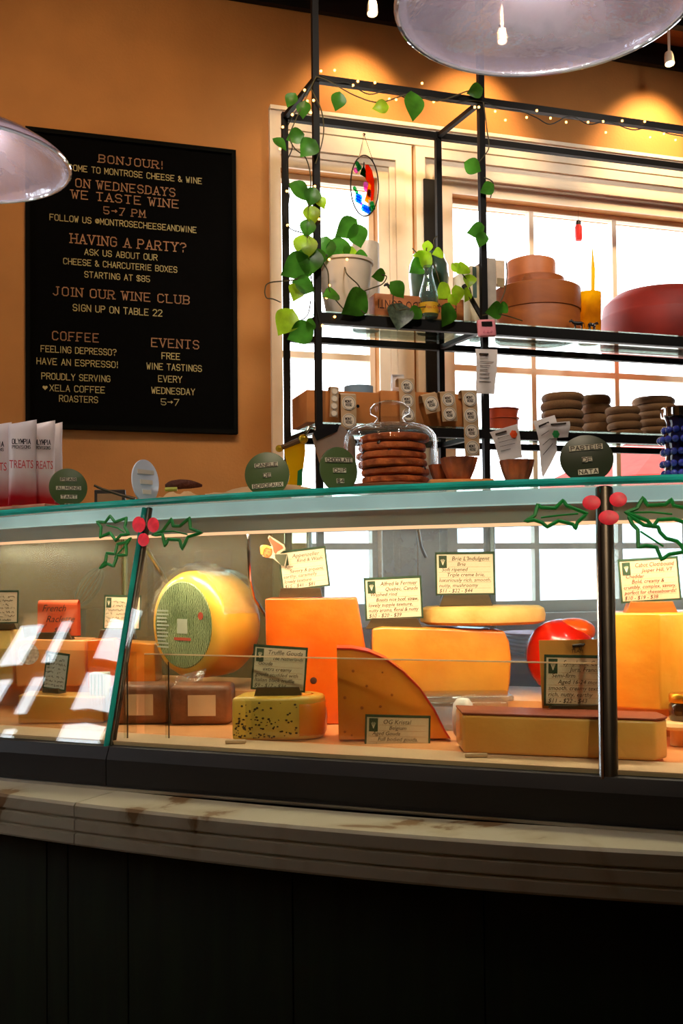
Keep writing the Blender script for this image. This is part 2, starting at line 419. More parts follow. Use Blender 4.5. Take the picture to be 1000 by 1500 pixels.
# ------------------------------------------------------------------ counter plan curves
def poly(c): return lambda X: c[0] * X * X + c[1] * X + c[2]
Bc = poly((.0288, -.3946, 1.8245)); Mc = poly((.1329, -.3792, 1.674)); _tq = poly((.2406, -.4564, 1.971))
def Tc(X): return _tq(X) if X < .7 else _tq(.7) - (.119 + .2 * min(1, (X - .7) * 2)) * (X - .7)
def nrm2(fn, X):
    d = (fn(X + .001) - fn(X - .001)) / .002; k = math.hypot(1, d); return -d / k, 1 / k
def off(fn, X, d):
    nx, ny = nrm2(fn, X); return Vector((X + d * nx, fn(X) + d * ny, 0))
ZB, ZT, SH = .862, 1.343, .04
def glass_pt(Xb, v, push=0.):
    b = Vector((Xb, Bc(Xb) + .012, ZB)); t = Vector((Xb + SH, Tc(Xb + SH) + .012, ZT))
    p = b.lerp(t, v)
    if push:
        nx, ny = nrm2(Bc, Xb); p -= Vector((nx, ny, -.35)).normalized() * push
    return p
def on_glass(px, py, push=.003):
    Y = 1.95
    for _ in range(25):
        p = at_y(px, py, Y); v = (p.z - ZB) / (ZT - ZB); Xb = p.x - SH * v
        Y = glass_pt(Xb, v).y
    return p - Vector((p - Vector((0, 0, H)))).normalized() * push

# ================================================================== THE ROOM
def wall_with_holes(name, u0, u1, z0, z1, holes, th):
    us = sorted({u0, u1, *[h[0] for h in holes], *[h[1] for h in holes]}); zs = sorted({z0, z1, *[h[2] for h in holes], *[h[3] for h in holes]})
    mb = MB()
    for a, b in zip(us, us[1:]):
        for c, d in zip(zs, zs[1:]):
            if any(h[0] - 1e-6 <= a and b <= h[1] + 1e-6 and h[2] - 1e-6 <= c and d <= h[3] + 1e-6 for h in holes): continue
            mb.box(a, b, 0, th, c, d, WM)
    return struct(mb.obj(name, 'wall', root=WM))
G1 = (-0.245, 0.170, 1.02, 2.815)      # clear openings (u0,u1,z0,z1)
G2 = (0.500, 2.55, 1.02, 2.785)
ZC = 3.56
wall_with_holes('wall_back', -3.2, 4.2, 0, ZC + .1, [G1, G2], .16)
struct(MB().box(-3.2, 4.2, -7.2, 0.2, -.1, 0, WM).obj('floor', 'floor', root=WM))
struct(MB().box(-3.3, 4.3, -7.3, 0.2, ZC, ZC + .12, WM).obj('ceiling', 'ceil', root=WM))
G3 = (-1.75, -.75, 1.15, 2.42)
mb = MB()
for a, b, c, d in ((-7.2, G3[0], 0, ZC + .1), (G3[1], .1, 0, ZC + .1), (G3[0], G3[1], 0, G3[2]), (G3[0], G3[1], G3[3], ZC + .1)): mb.box(-3.3, -3.2, a, b, c, d, WM)
struct(mb.obj('wall_left', 'wall', root=WM))
w3 = T('added_streak_window', 'x', 'x', WM @ Matrix.Translation(Vector((-3.25, G3[0], G3[2])))); del w3['label']; del w3['category']; struct(w3)  # unseen window added to put white streaks on the left case glass
for a, b in ((G3[0], -1.72), (-1.47, -1.19), (-1.10, -.97), (-.78, G3[1])): MB().box(-3.28, -3.22, a, b, G3[2], G3[3], WM).obj('mullion', 'dark', w3)
for z in (1.5, 1.93, 2.16): MB().box(-3.275, -3.225, G3[0], G3[1], z - .02, z + .02, WM).obj('muntin', 'dark', w3)
MB().box(-3.252, -3.248, G3[0], G3[1], G3[2], G3[3], WM).obj('pane', 'pane', w3)
struct(MB().box(4.2, 4.3, -7.2, 0.1, 0, ZC + .1, WM).obj('wall_right', 'dark', root=WM))
struct(MB().box(-3.2, 4.2, -7.3, -7.2, 0, ZC + .1, WM).obj('wall_front', 'dark', root=WM))
# header trim over both windows and the casing's left stile
mb = MB(); mb.box(-.285, 3.0, -.022, 0, 2.965, 3.045, WM); mb.box(-.285, 3.0, -.034, 0, 3.035, 3.05, WM)
struct(mb.obj('trim_1', 'cream', root=WM))
struct(MB().box(-.285, -.243, -.022, 0, .95, 2.965, WM).obj('trim_2', 'cream', root=WM))
struct(MB().box(.330, .452, -.018, 0, .95, 2.965, WM).obj('trim_3', 'cream', root=WM))
def window(name, g, casings, mull, rows):
    u0, u1, z0, z1 = g
    w = T(name, 'x', 'x', WM @ Matrix.Translation(Vector((u0, 0, z0)))); del w['label']; del w['category']; struct(w)
    mb = MB()
    for (o0, o1, d) in casings:             # nested mouldings, outer edge o0 to inner edge o1, proud by d
        mb.box(u0 - (o0 if name != 'window_1' else 0.0), u1 + o0, -d, 0, z1 + o1, z1 + o0, WM)
        mb.box(u1 + o1, u1 + o0, -d, 0, z0, z1 + o1, WM)
        if name != 'window_1': mb.box(u0 - o0, u0 - o1, -d, 0, z0, z1 + o1, WM)
    mb.obj('casing', 'cream', w)
    sb = MB(); e = .022
    sb.box(u0, u1, .05, .09, z1 - e, z1, WM).box(u0, u1, .05, .09, z0, z0 + .05, WM).box(u0, u0 + e, .05, .09, z0, z1, WM).box(u1 - e, u1, .05, .09, z0, z1, WM)
    sb.obj('sash', 'cream', w)
    for u in mull: MB().box(u - .011, u + .011, .052, .085, z0 + .05, z1 - e, WM).obj('muntin', 'cream', w)
    for z in rows: MB().box(u0 + e, u1 - e, .054, .083, z - .013, z + .013, WM).obj('muntin', 'cream', w)
    MB().box(u0 + e, u1 - e, .066, .070, z0 + .05, z1 - e, WM).obj('pane', 'pane', w)
    MB().box(u0, u1 + .05, -.05, .05, z0 - .04, z0, WM).obj('sill', 'cream', w)
rz2 = lp(790, 545, .06).z; rz3 = lp(700, 800, .06).z
window('window_1', G1, [(.145, .105, .020), (.105, .07, .034), (.07, .045, .022), (.045, .0, .012)], [], [lp(500, 523, .06).z, rz3])
window('window_2', G2, [(.17, .13, .030), (.13, .085, .018), (.085, .06, .026), (.06, .0, .010)], [lp(778, 400, .06).x, lp(899, 400, .06).x, 1.72, 2.15], [rz2, rz3])
# outside ground
struct(MB().box(-12, 14, .3, 26, -.35, -.25, WM).obj('ground', pm('pale_pavement', (205, 200, 190), .9, scale=2), root=WM))
# red patio umbrella beyond the window
pu = wp(1000, 640, 3.2); pu.z = -.25
um = T('patio_umbrella', 'red patio umbrella standing outside beyond the right window', 'umbrella', pu)
mb = MB(); k = 8; zt = wp(1000, 632, 3.2).z; zb = wp(1000, 712, 3.2).z
ring = [pu + Vector((1.25 * math.cos(2 * PI * i / k + .2), 1.25 * math.sin(2 * PI * i / k + .2), zb - pu.z)) for i in range(k)]
vs = [pu + Vector((0, 0, zt + .12 - pu.z))] + ring + [r + Vector((0, 0, -.14)) for r in ring]
mb.add(vs, [(0, i + 1, (i + 1) % k + 1) for i in range(k)] + [(i + 1, i + 1 + k, (i + 1) % k + 1 + k, (i + 1) % k + 1) for i in range(k)])
mb.obj('canopy', pm('red_canvas', (214, 52, 40), .8, trans=.4), um)
MB().tube([pu, pu + Vector((0, 0, zt - pu.z))], .025).obj('pole', 'bronze', um)
MB().lathe([(0, 0), (.28, 0), (.28, .06), (.05, .1), (.03, .1)], Matrix.Translation(pu)).obj('base', 'bronze', um, smooth=True)
# back counter under the windows
bk = T('back_counter', 'long low counter under the windows behind the cheese case', 'counter', WM @ Matrix.Translation(Vector((1.2, -.3, 0))))
MB().box(-.35, 3.2, -.66, -.06, .0, .84, WM).obj('cabinet', 'dark', bk)
MB().box(-.37, 3.22, -.69, -.055, .84, .88, WM).obj('worktop', wood('counter_wood', (120, 74, 38), (156, 100, 54), .45, 3), bk)

# track with spotlights along the top of the wall
tr = T('lighting_track', 'black lighting track along the top of the window wall', 'light track', WM @ Matrix.Translation(Vector((.5, -.26, 3.5))))
MB().box(-1.8, 3.6, -.28, -.24, 3.50, ZC, WM).obj('rail', 'black', tr)
MB().box(-3.1, 3.6, -.03, -.002, 3.46, ZC, WM).obj('cornice', 'black', tr)
for (px, py, lb) in ((545, 14, 'small white spotlight on the ceiling track above the left window'), (980, 88, 'small white spotlight on the track at the right above the wide window'), (735, 55, 'white spotlight on the track seen through the big glass pendant')):
    c = wp(px, py, -.26); s = T('track_spotlight', lb, 'spotlight', Matrix.Translation(c), 'track spotlights')
    ax = Matrix.Translation(c) @ Matrix.Rotation(-.25, 4, 'X')
    MB().lathe([(0, .035), (.016, .035), (.019, .02), (.021, -.02), (.019, -.02), (.015, -.01), (0, -.01)], ax).obj('lamp_head', M['cream'], s, smooth=True)
    MB().lathe([(0, -.012), (.0165, -.012), (.0165, -.019), (0, -.021)], ax).obj('bulb', 'lamp', s, smooth=True)
    MB().tube([c + Vector((0, 0, .03)), Vector((c.x, c.y, 3.51))], .006).obj('stem', 'cream', s)

# ================================================================== LETTER BOARD
ZLB, ZLT = 1.739, 2.851
ul0, ul1 = -1.209, -.424
lb = T('letter_board', 'black felt letter board with cream and tan letters on the orange wall', 'letter board', WM @ Matrix.Translation(Vector((ul0, -.03, ZLB))))
MB().box(ul0 + .008, ul1 - .008, -.022, -.001, ZLB + .008, ZLT - .008, WM).obj('felt_panel', 'board', lb)
mb = MB(); e = .016
mb.box(ul0, ul1, -.034, -.001, ZLT - e, ZLT, WM).box(ul0, ul1, -.034, -.001, ZLB, ZLB + e, WM).box(ul0, ul0 + e, -.034, -.001, ZLB + e, ZLT - e, WM).box(ul1 - e, ul1, -.034, -.001, ZLB + e, ZLT - e, WM)
mb.obj('frame', pm('black_frame', (3, 5, 3), .9, spec=.15), lb)
LINES = [('BONJOUR!', 145, 239, 237.5, 11.5, 1), ('WELCOME TO MONTROSE CHEESE & WINE', 78, 295, 247, 9, 0), ('ON WEDNESDAYS', 111, 257, 273.5, 12.5, 1),
 ('WE TASTE WINE', 105, 262, 290, 12.5, 1), ('5>7 PM', 152, 213, 313, 11, 1), ('FOLLOW US @MONTROSECHEESEANDWINE', 73, 287, 322, 9, 0), ('HAVING A PARTY?', 104, 273, 355.5, 14, 1),
 ('ASK US ABOUT OUR', 124, 230, 373, 9, 0), ('CHEESE & CHARCUTERIE BOXES', 93, 259, 386.5, 9, 0), ('STARTING AT $85', 124, 219, 406, 9, 0), ('JOIN OUR WINE CLUB', 78, 278, 432, 13, 1),
 ('SIGN UP ON TABLE 22', 107, 237, 455, 10, 0), ('COFFEE', 77, 145, 497.5, 13, 1), ('FEELING DEPRESSO?', 60, 170, 515, 9.5, 0), ('HAVE AN ESPRESSO!', 54, 173, 533, 9.5, 0),
 ('PROUDLY SERVING', 61, 161, 555, 9.5, 0), ('XELA COFFEE', 73, 153, 572.5, 9.5, 0), ('ROASTERS', 87, 143, 588, 9.5, 0), ('EVENTS', 222, 292, 507.5, 13, 1),
 ('FREE', 237, 263, 525.5, 9.5, 0), ('WINE TASTINGS', 215, 295, 540.5, 9.5, 0), ('EVERY', 232, 266, 559, 9.5, 0), ('WEDNESDAY', 222, 285, 576, 9.5, 0), ('5>7', 236, 262, 593, 9.5, 0)]
for s_, x0, x1, by, ch, serif in LINES:
    p, q = lp(x0, by, -.0225), lp(x1, by, -.0225); t = lp(x0, by - ch, -.0225)
    mb = MB(); stroke_text(mb, s_, WM @ Matrix.Translation(p), (t.z - p.z) * .93, q.x - p.x, .105, bool(serif), .002)
    mb.obj('letter_row', 'let_tan' if serif else 'let_cream', lb)
p = lp(66, 571, -.0225); mb = MB()
hp = [(.009 * 16 * math.sin(a) ** 3 / 16, .009 * (13 * math.cos(a) - 5 * math.cos(2 * a) - 2 * math.cos(3 * a) - math.cos(4 * a)) / 16) for a in [2 * PI * i / 24 for i in range(24)]]
mb.prism(hp, -.002, 0, WM @ Matrix.Translation(p + Vector((0, 0, .008)))); mb.obj('heart', 'let_cream', lb)

# ================================================================== PENDANTS
M['pendant'] = glass('seeded_glass', (250, 246, 252), base=.22, edge=.7, power=1.6, haze=.40, hazecol=(244, 232, 250), hscale=9, hi=.62, bump=.35, rough=.16, tmix=.6)
def pendant(ce, rim, rr, label):
    c = at_y(ce[0], ce[1], rim)
    P = T('pendant_lamp', label, 'pendant lamp', c, 'glass pendant lamps')
    c = c.copy()
    Mx = Matrix.Translation(c); k = rr
    prof = [(k * 1.0, 0), (k * .995, .010), (k * .93, k * .10), (k * .78, k * .20), (k * .58, k * .29), (k * .38, k * .37), (k * .26, k * .48), (k * .21, k * .72), (k * .17, k * 1.0)]
    inner = [(r - .005, z) for r, z in reversed(prof)]
    MB().lathe(prof + inner, Mx, 64).obj('glass_shade', 'pendant', P, smooth=60)
    MB().tube([c + Vector((k * math.cos(a), k * math.sin(a), .0)) for a in [2 * PI * i / 64 for i in range(64)]], .0045, 8, True).obj('rim', glass('rim_glass', (236, 246, 250), base=.3, edge=.7, power=1.2, haze=.7), P, smooth=True)
    MB().lathe([(0, k * 1.25), (k * .12, k * 1.25), (k * .19, k * 1.1), (k * .19, k * .97), (k * .1, k * .95), (k * .1, k * .75), (0, k * .75)], Mx).obj('socket', 'bronze', P, smooth=True)
    MB().ball((0, 0, k * .58), k * .13, Mx, sq=(1, 1, 1.3)).obj('bulb', emis('pendant_bulb', (255, 200, 130), 3), P, smooth=True)
    MB().tube([c + Vector((0, 0, k * 1.2)), Vector((c.x, c.y, ZC))], .004).obj('cord', 'black', P)
    MB().lathe([(0, 0), (.06, 0), (.06, -.02), (0, -.03)], Matrix.Translation((c.x, c.y, ZC))).obj('ceiling_rose', 'bronze', P)
    light('shade_fill_light', 'POINT', c + Vector((0, 0, k * .3)), c, 7.0, (1, .88, .82), shadow_soft_size=.03)  # point light added to brighten the shade in place of reflected daylight
pendant((797, 4), 1.62, .238, 'large clear seeded glass pendant lamp hanging at the top right')
pendant((-57, 240), 2.28, .238, 'clear glass pendant lamp hanging in front of the letter board')

# ================================================================== STEEL RACK
YF, YB = -.573, -.258
rack = T('steel_rack', 'black steel rack with glass shelves in front of the windows', 'rack', WM @ Matrix.Translation(Vector((.6, -.4, .88))))
uf = (lp(463.5, 300, YF).x, lp(706, 300, YF).x, 2.25); ub = (lp(418, 330, YB).x, lp(643, 350, YB).x, 2.22); ue = 2.3
zs = (1.688, 2.068, 2.900)
for u in uf: MB().box(u - .011, u + .011, YF - .011, YF + .011, .88, ZC, WM).obj('post', 'black', rack)
for u in ub: MB().box(u - .011, u + .011, YB - .011, YB + .011, .88, 2.915, WM).obj('post', 'black', rack)
for i, z in enumerate(zs):
    hh = (.016, .019, .012)[i]
    MB().box(uf[0], ue, YF - .012, YF + .012, z - hh, z + hh, WM).obj('rail', 'black', rack)
    MB().box(ub[0], ue, YB - .012, YB + .012, z - .012, z + .012, WM).obj('rail', 'black', rack)
    for a, b in zip(uf, ub):
        MB().tube([WM @ Vector((a, YF, z)), WM @ Vector((b, YB, z))], .012, 4).obj('rail', 'black', rack)
    if i < 2:
        MB().prism([(uf[0], YF + .0), (ue, YF + .0), (ue, YB), (ub[0], YB)], z + hh, z + hh + .008, WM, 'z').obj('glass_shelf', 'shelf_glass', rack)
MB().tube([WM @ Vector(lp(679, 418, -.50)), WM @ Vector(lp(706, 466, -.56))], .009, 6).obj('brace', 'black', rack)
ZS2, ZS1 = zs[1] + .027, zs[0] + .024
# black upright between the windows
p0, p1 = lp(624, 590, -.03), lp(640, 265, -.03)
tag(MB().box(p0.x, p1.x, -.04, -.019, p0.z, p1.z, WM).obj('wall_upright', 'black'), 'flat black steel upright fixed between the two windows', 'wall upright')

# ================================================================== DISPLAY CASE AND COUNTER
XL, XR = -1.35, 1.4
M['front_panel'] = M['green_panel']
ctr = T('service_counter', 'dark green boarded counter base carrying the marble ledge', 'counter', (0, 1.95, 0))
seams = [XL, -.90, -.62, at_z(52, 1300, .62).x, at_z(156, 1300, .62).x, -.12, .2, .52, .84, 1.12, XR]
for a, b in zip(seams, seams[1:]):
    MB().sweep([(.075, 0), (.075, .70), (.12, .70), (.12, 0)], Mc, a + .0015, b - .0015, 6).obj('panel', 'green_panel', ctr)
MB().sweep([(.10, .0), (.10, .699), (.70, .699), (.70, 0)], Mc, XL, XR, 30).obj('carcass', 'dark', ctr)
MB().sweep([(.12, .699), (.12, .765), (.80, .765), (.80, .699)], Mc, XL, XR, 30).obj('bearer', 'dark', ctr)
def ledge(x0, x1, label):
    pr = [(0, .700), (-.002, .704), (-.002, .7205), (.004, .7225), (.004, .7255), (-.002, .7275), (-.002, .7455), (.004, .7475), (.004, .7505), (-.002, .7525), (-.002, .772), (.003, .777), (.118, .777), (.118, .700)]
    tag(MB().sweep(pr, Mc, x0, x1, 26).obj('marble_slab', 'marble'), label, 'marble ledge', 'marble ledge slabs')
xs = at_z(108, 1240, .70).x
ledge(XL, xs - .001, 'short run of grooved veined marble ledge left of the seam')
ledge(xs + .001, XR, 'long grooved marble ledge under the cheese case')

case = T('display_case', 'curved glass cheese display case with holly painted on its front', 'display case', (0, 2.1, .777))
xj = -.462
for a, b in ((XL, xj - .001), (xj + .001, XR)):
    MB().sweep([(.0, .772), (-.004, .79), (-.004, .835), (.006, .858), (.03, .862), (.03, .772)], Bc, a, b, 24).obj('plinth', 'blackwood', case)
MB().sweep([(.03, .778), (.03, .858), (.80, .858), (.80, .778)], Bc, XL, XR, 30).obj('body', 'dark', case)
MB().sweep([(-.008, .7775), (-.008, .783), (.02, .783), (.02, .7775)], Bc, XL, XR, 30).obj('trim_strip', 'steel', case)
MB().sweep([(.020, .8585), (.020, .868), (.115, .868), (.115, .8585)], Bc, XL, XR, 30).obj('sill', 'sill', case)
MB().sweep([(.116, .8585), (.116, .864), (.74, .864), (.74, .8585)], Bc, XL, XR, 30).obj('deck', 'deck', case)
ZR = .925
M['riser'] = pm('riser_board', (222, 158, 104), .5)
for a, b in ((XL, -.185), (.09, XR)): MB().sweep([(.42, .8645), (.42, ZR), (.69, ZR), (.69, .8645)], Bc, a, b, 20).obj('riser', 'riser', case)
# leaning front glass in three panels, two posts
pL, pR = -.462, .428
for a, b in ((XL, pL), (pL, pR), (pR, XR)):
    mb = MB(); n = 16; vs = []; fs = []
    for i in range(n + 1):
        X = a + .003 + (b - a - .006) * i / n
        for push in (0, -.007):
            for v in (0, 1): vs.append(glass_pt(X, v, push))
    for i in range(n):
        o = i * 4
        fs += [(o, o + 4, o + 5, o + 1), (o + 2, o + 3, o + 7, o + 6), (o + 1, o + 5, o + 7, o + 3), (o, o + 2, o + 6, o + 4)]
    fs += [(0, 1, 3, 2), (n * 4, n * 4 + 2, n * 4 + 3, n * 4 + 1)]
    mb.add(vs, fs).obj('front_glass', 'front_glass', case, smooth=True)
for X, w_, mt in ((pL, .007, 'glass_edge'), (pR, .0155, 'bronze')):
    mb = MB(); b0 = glass_pt(X, -.01, -.012); t0 = glass_pt(X, 1.0, -.012)
    mb.tube([b0, t0], w_, 12).obj('post', 'bronze', case, smooth=True)
    if X == pL:
        d = Vector((-.010, -.006, 0)); MB().tube([b0 + d, t0 + d], .0055, 8).obj('post_glass_edge', mt, case, smooth=True)
    else:
        d = Vector((-.012, -.008, 0)); MB().tube([b0 + d, t0 + d], .0055, 8).obj('post_trim', 'chrome', case, smooth=True)
# top glass with its teal edge
MB().sweep([(.012, 1.345), (.012, 1.360), (.62, 1.360), (.62, 1.345)], Tc, XL, 1.36, 40).obj('top_glass', glass('top_glass', (236, 250, 246), base=.05, edge=.5, power=3), case)
MB().sweep([(.0115, 1.3455), (.004, 1.346), (.0, 1.350), (.0, 1.355), (.004, 1.3595), (.0115, 1.3600)], Tc, XL, 1.36, 60).obj('top_glass_edge', 'glass_edge', case, smooth=True)
ZTOP = 1.3602
# light canopy under the top glass, with its lamp strip
MB().sweep([(.03, 1.3435), (.035, 1.318), (.055, 1.316), (.055, 1.3435)], Tc, XL, 1.36, 40).obj('canopy_glow_band', pm('daylight_glow_band', (200, 226, 222), .3, var=.12, scale=5, emit=.55), case)  # upper band given a glow that stands in for daylight on it
MB().sweep([(.045, 1.3155), (.060, 1.284), (.17, 1.284), (.17, 1.3155)], Tc, XL, 1.36, 40).obj('lamp_housing', 'canopy', case)
MB().sweep([(.062, 1.279), (.062, 1.2835), (.100, 1.2835), (.100, 1.279)], Tc, XL, 1.36, 40).obj('lamp_strip', emis('lamp_strip', (255, 186, 140), 1.6), case)
for i in range(7):
    X = -1.1 + i * .37; c = off(Tc, X, .13); c.z = 1.276; t = off(Tc, X, .24); t.z = .9
    light('case_lamp', 'AREA', c, t, P_CASE, CASEC, shape='RECTANGLE', size=.34, size_y=.05)
# back frame, rear doors, brackets
mb = MB(); mb.sweep([(.70, 1.30), (.70, 1.345), (.73, 1.345), (.73, 1.30)], Bc, XL, XR, 30).obj('rear_rail', 'steel', case)
xr = [XL, -.9, -.36, .10, .56, XR]
for i, (a, b) in enumerate(zip(xr, xr[1:])):
    d = .705 + .008 * (i % 2)
    MB().sweep([(d, .90), (d, 1.30), (d + .005, 1.30), (d + .005, .90)], Bc, a, b, 8).obj('rear_door', 'rear_glass_warm' if i < 2 else 'rear_glass', case)
for X in xr[1:-1]:
    p = off(Bc, X, .722); MB().tube([Vector((p.x, p.y, .866)), Vector((p.x, p.y, 1.30))], .007).obj('rear_post', 'steel', case)
def arm(pxs, Ys, r, mt): MB().tube([at_y(x, y, Y) for (x, y), Y in zip(pxs, Ys)], r, 8).obj('support_arm', mt, case, smooth=True)
arm([(363, 738), (364, 800), (366, 850), (372, 876), (392, 906), (400, 930)], [2.32, 2.32, 2.34, 2.36, 2.42, 2.48], .0045, 'chrome')
arm([(212, 800), (230, 830), (246, 856)], [2.26, 2.4, 2.55], .005, 'steel')
arm([(612, 775), (616, 800), (623, 815)], [2.15, 2.25, 2.4], .004, 'steel')
# inner clear guard
MB().sweep([(.118, .869), (.118, 1.030), (.122, 1.030), (.122, .869)], Bc, -.455, .42, 24).obj('inner_guard', 'acrylic', case)
MB().sweep([(.1175, 1.0302), (.1175, 1.0325), (.1225, 1.0325), (.1225, 1.0302)], Bc, -.455, .42, 24).obj('guard_edge', pm('bright_acrylic_edge', (255, 224, 190), .2, trans=.5), case)
MB().sweep([(.118, .869), (.118, 1.035), (.122, 1.035), (.122, .869)], Bc, XL, -.475, 16).obj('inner_guard', 'acrylic', case)
for px in (182, 243):
    p = at_z(px, 1084, .866); MB().box(p.x - .003, p.x + .003, p.y + .01, p.y + .014, .866, 1.02).obj('guard_divider', 'acrylic', case)
    MB().box(p.x + .003, p.x + .005, p.y + .009, p.y + .015, .866, 1.02).obj('divider_edge', 'bronze', case)
# holly painted on the glass
def stroke_glass(pts, r=.0016, close=False):
    P = [on_glass(*p) for p in pts]; out = []
    n = len(P)
    for i in range(n if close else n - 1):
        a, b = P[i], P[(i + 1) % n]; p_, q_ = P[(i - 1) % n if close else max(i - 1, 0)], P[(i + 2) % n if close else min(i + 2, n - 1)]
        for k in range(4):
            t = k / 4; out.append(a.lerp(b, t) + (Vector((0, 0, 0))))
    if not close: out.append(P[-1])
    return MB().tube(out, r, 6, close)
def cv(o, k, pts): return [(o[0] + x / k, o[1] + y / k) for x, y in pts]
o1, k1 = (100, 700), 4.167; o2, k2 = (740, 690), 3.846
HL = [(o1, k1, [(175, 268), (225, 272), (255, 232), (285, 270), (355, 245), (345, 300), (370, 345), (320, 350), (290, 382), (255, 335), (195, 362), (200, 300)], [(235, 290), (300, 305), (340, 330)]),
 (o1, k1, [(380, 368), (352, 410), (355, 470), (300, 475), (275, 540), (240, 525), (195, 550), (228, 510), (235, 460), (285, 465), (300, 405), (350, 395)], [(350, 410), (280, 490)]),
 (o1, k1, [(515, 350), (575, 325), (630, 250), (640, 295), (680, 295), (740, 245), (745, 310), (815, 335), (730, 360), (695, 435), (680, 380), (610, 375), (590, 415), (575, 345)], [(555, 330), (640, 325), (725, 345)]),
 (o2, k2, [(110, 285), (165, 250), (183, 188), (200, 205), (280, 210), (325, 165), (345, 195), (460, 240), (405, 290), (395, 325), (380, 300), (300, 280), (235, 315), (205, 290), (160, 275)], [(200, 262), (300, 250), (410, 240)]),
 (o2, k2, [(675, 235), (740, 210), (775, 150), (800, 195), (900, 190), (935, 160), (945, 195), (1040, 215), (1120, 250), (1040, 300), (950, 270), (860, 275), (830, 315), (800, 280), (720, 250)], [(710, 235), (820, 232), (940, 243)]),
 (o2, k2, [(690, 245), (715, 300), (745, 330), (748, 430), (790, 420), (850, 430), (880, 500), (920, 470), (1010, 455), (990, 420), (965, 395), (905, 380), (870, 345), (860, 315), (780, 305)], [(760, 340), (890, 425)])]
for o_, k_, pts, vein in HL:
    h = stroke_glass(cv(o_, k_, pts), .0035, True).obj('holly_leaf', 'holly', case)
    stroke_glass(cv(o_, k_, vein), .0018).obj('leaf_vein', 'holly', h)
for o_, k_, x, y, rx, ry in ((o1, k1, 430, 285, 40, 50), (o1, k1, 518, 287, 36, 46), (o1, k1, 458, 378, 36, 40), (o2, k2, 485, 178, 52, 42), (o2, k2, 635, 160, 50, 42), (o2, k2, 582, 262, 58, 42)):
    c = on_glass(o_[0] + x / k_, o_[1] + y / k_, .006); n = 24; vs = [c - Vector((0, .003, 0))]
    for i in range(n):
        a = 2 * PI * i / n; vs.append(on_glass(o_[0] + (x + rx * math.cos(a)) / k_, o_[1] + (y + ry * math.sin(a)) / k_, .004))
    MB().add(vs, [(0, i + 1, (i + 1) % n + 1) for i in range(n)]).obj('holly_berry', 'berry', case, smooth=True)

# ================================================================== CHEESE IN THE CASE
def cheese(name, c1, c2, rough=.35, scale=9, bump=.22, trans=0., coat=.45, sss=.12):
    return pm(name, c1, rough, scale=scale, col2=c2, bump=bump, bscale=30, coat=coat, sss=sss)
M['c_orange'] = cheese('orange_cheese', (252, 116, 16), (232, 88, 6))
M['c_gouda'] = cheese('aged_gouda', (246, 146, 38), (228, 118, 24))
M['c_rind'] = pm('red_wax_rind', (206, 44, 22), .35, var=.15, coat=.3)
M['c_tan'] = cheese('golden_cheese', (238, 158, 56), (216, 126, 34))
M['c_pale'] = cheese('pale_cheese', (248, 214, 128), (240, 192, 96))
M['c_yellow'] = cheese('yellow_wheel_cheese', (250, 200, 84), (240, 176, 56), bump=.15)
M['c_truffle'] = cheese('truffle_cheese', (244, 196, 84), (228, 172, 58), bump=.2)
M['c_red'] = pm('red_waxed_cheese', (226, 30, 14), .22, var=.1, coat=.6)
M['c_cheddar'] = cheese('cheddar', (255, 176, 62), (250, 152, 36))
M['c_brie'] = pm('bloomy_rind', (246, 204, 124), .6, col2=(214, 160, 74), scale=10, bump=.5, bscale=25)
M['c_comte'] = cheese('comte', (252, 184, 92), (228, 146, 56), scale=4)
M['c_raclette'] = cheese('raclette', (250, 176, 106), (240, 150, 80))
M['speck'] = pm('dark_specks', (66, 46, 16), .7)
M['wrap'] = glass('plastic_wrap', (252, 250, 244), base=.06, edge=.7, power=2., haze=.22, bump=.6, rough=.1, hscale=20)
M['scrib'] = pm('pencil_scribble', (96, 84, 70), .8)
M['price_ink'] = pm('green_ink', (70, 92, 30), .8)

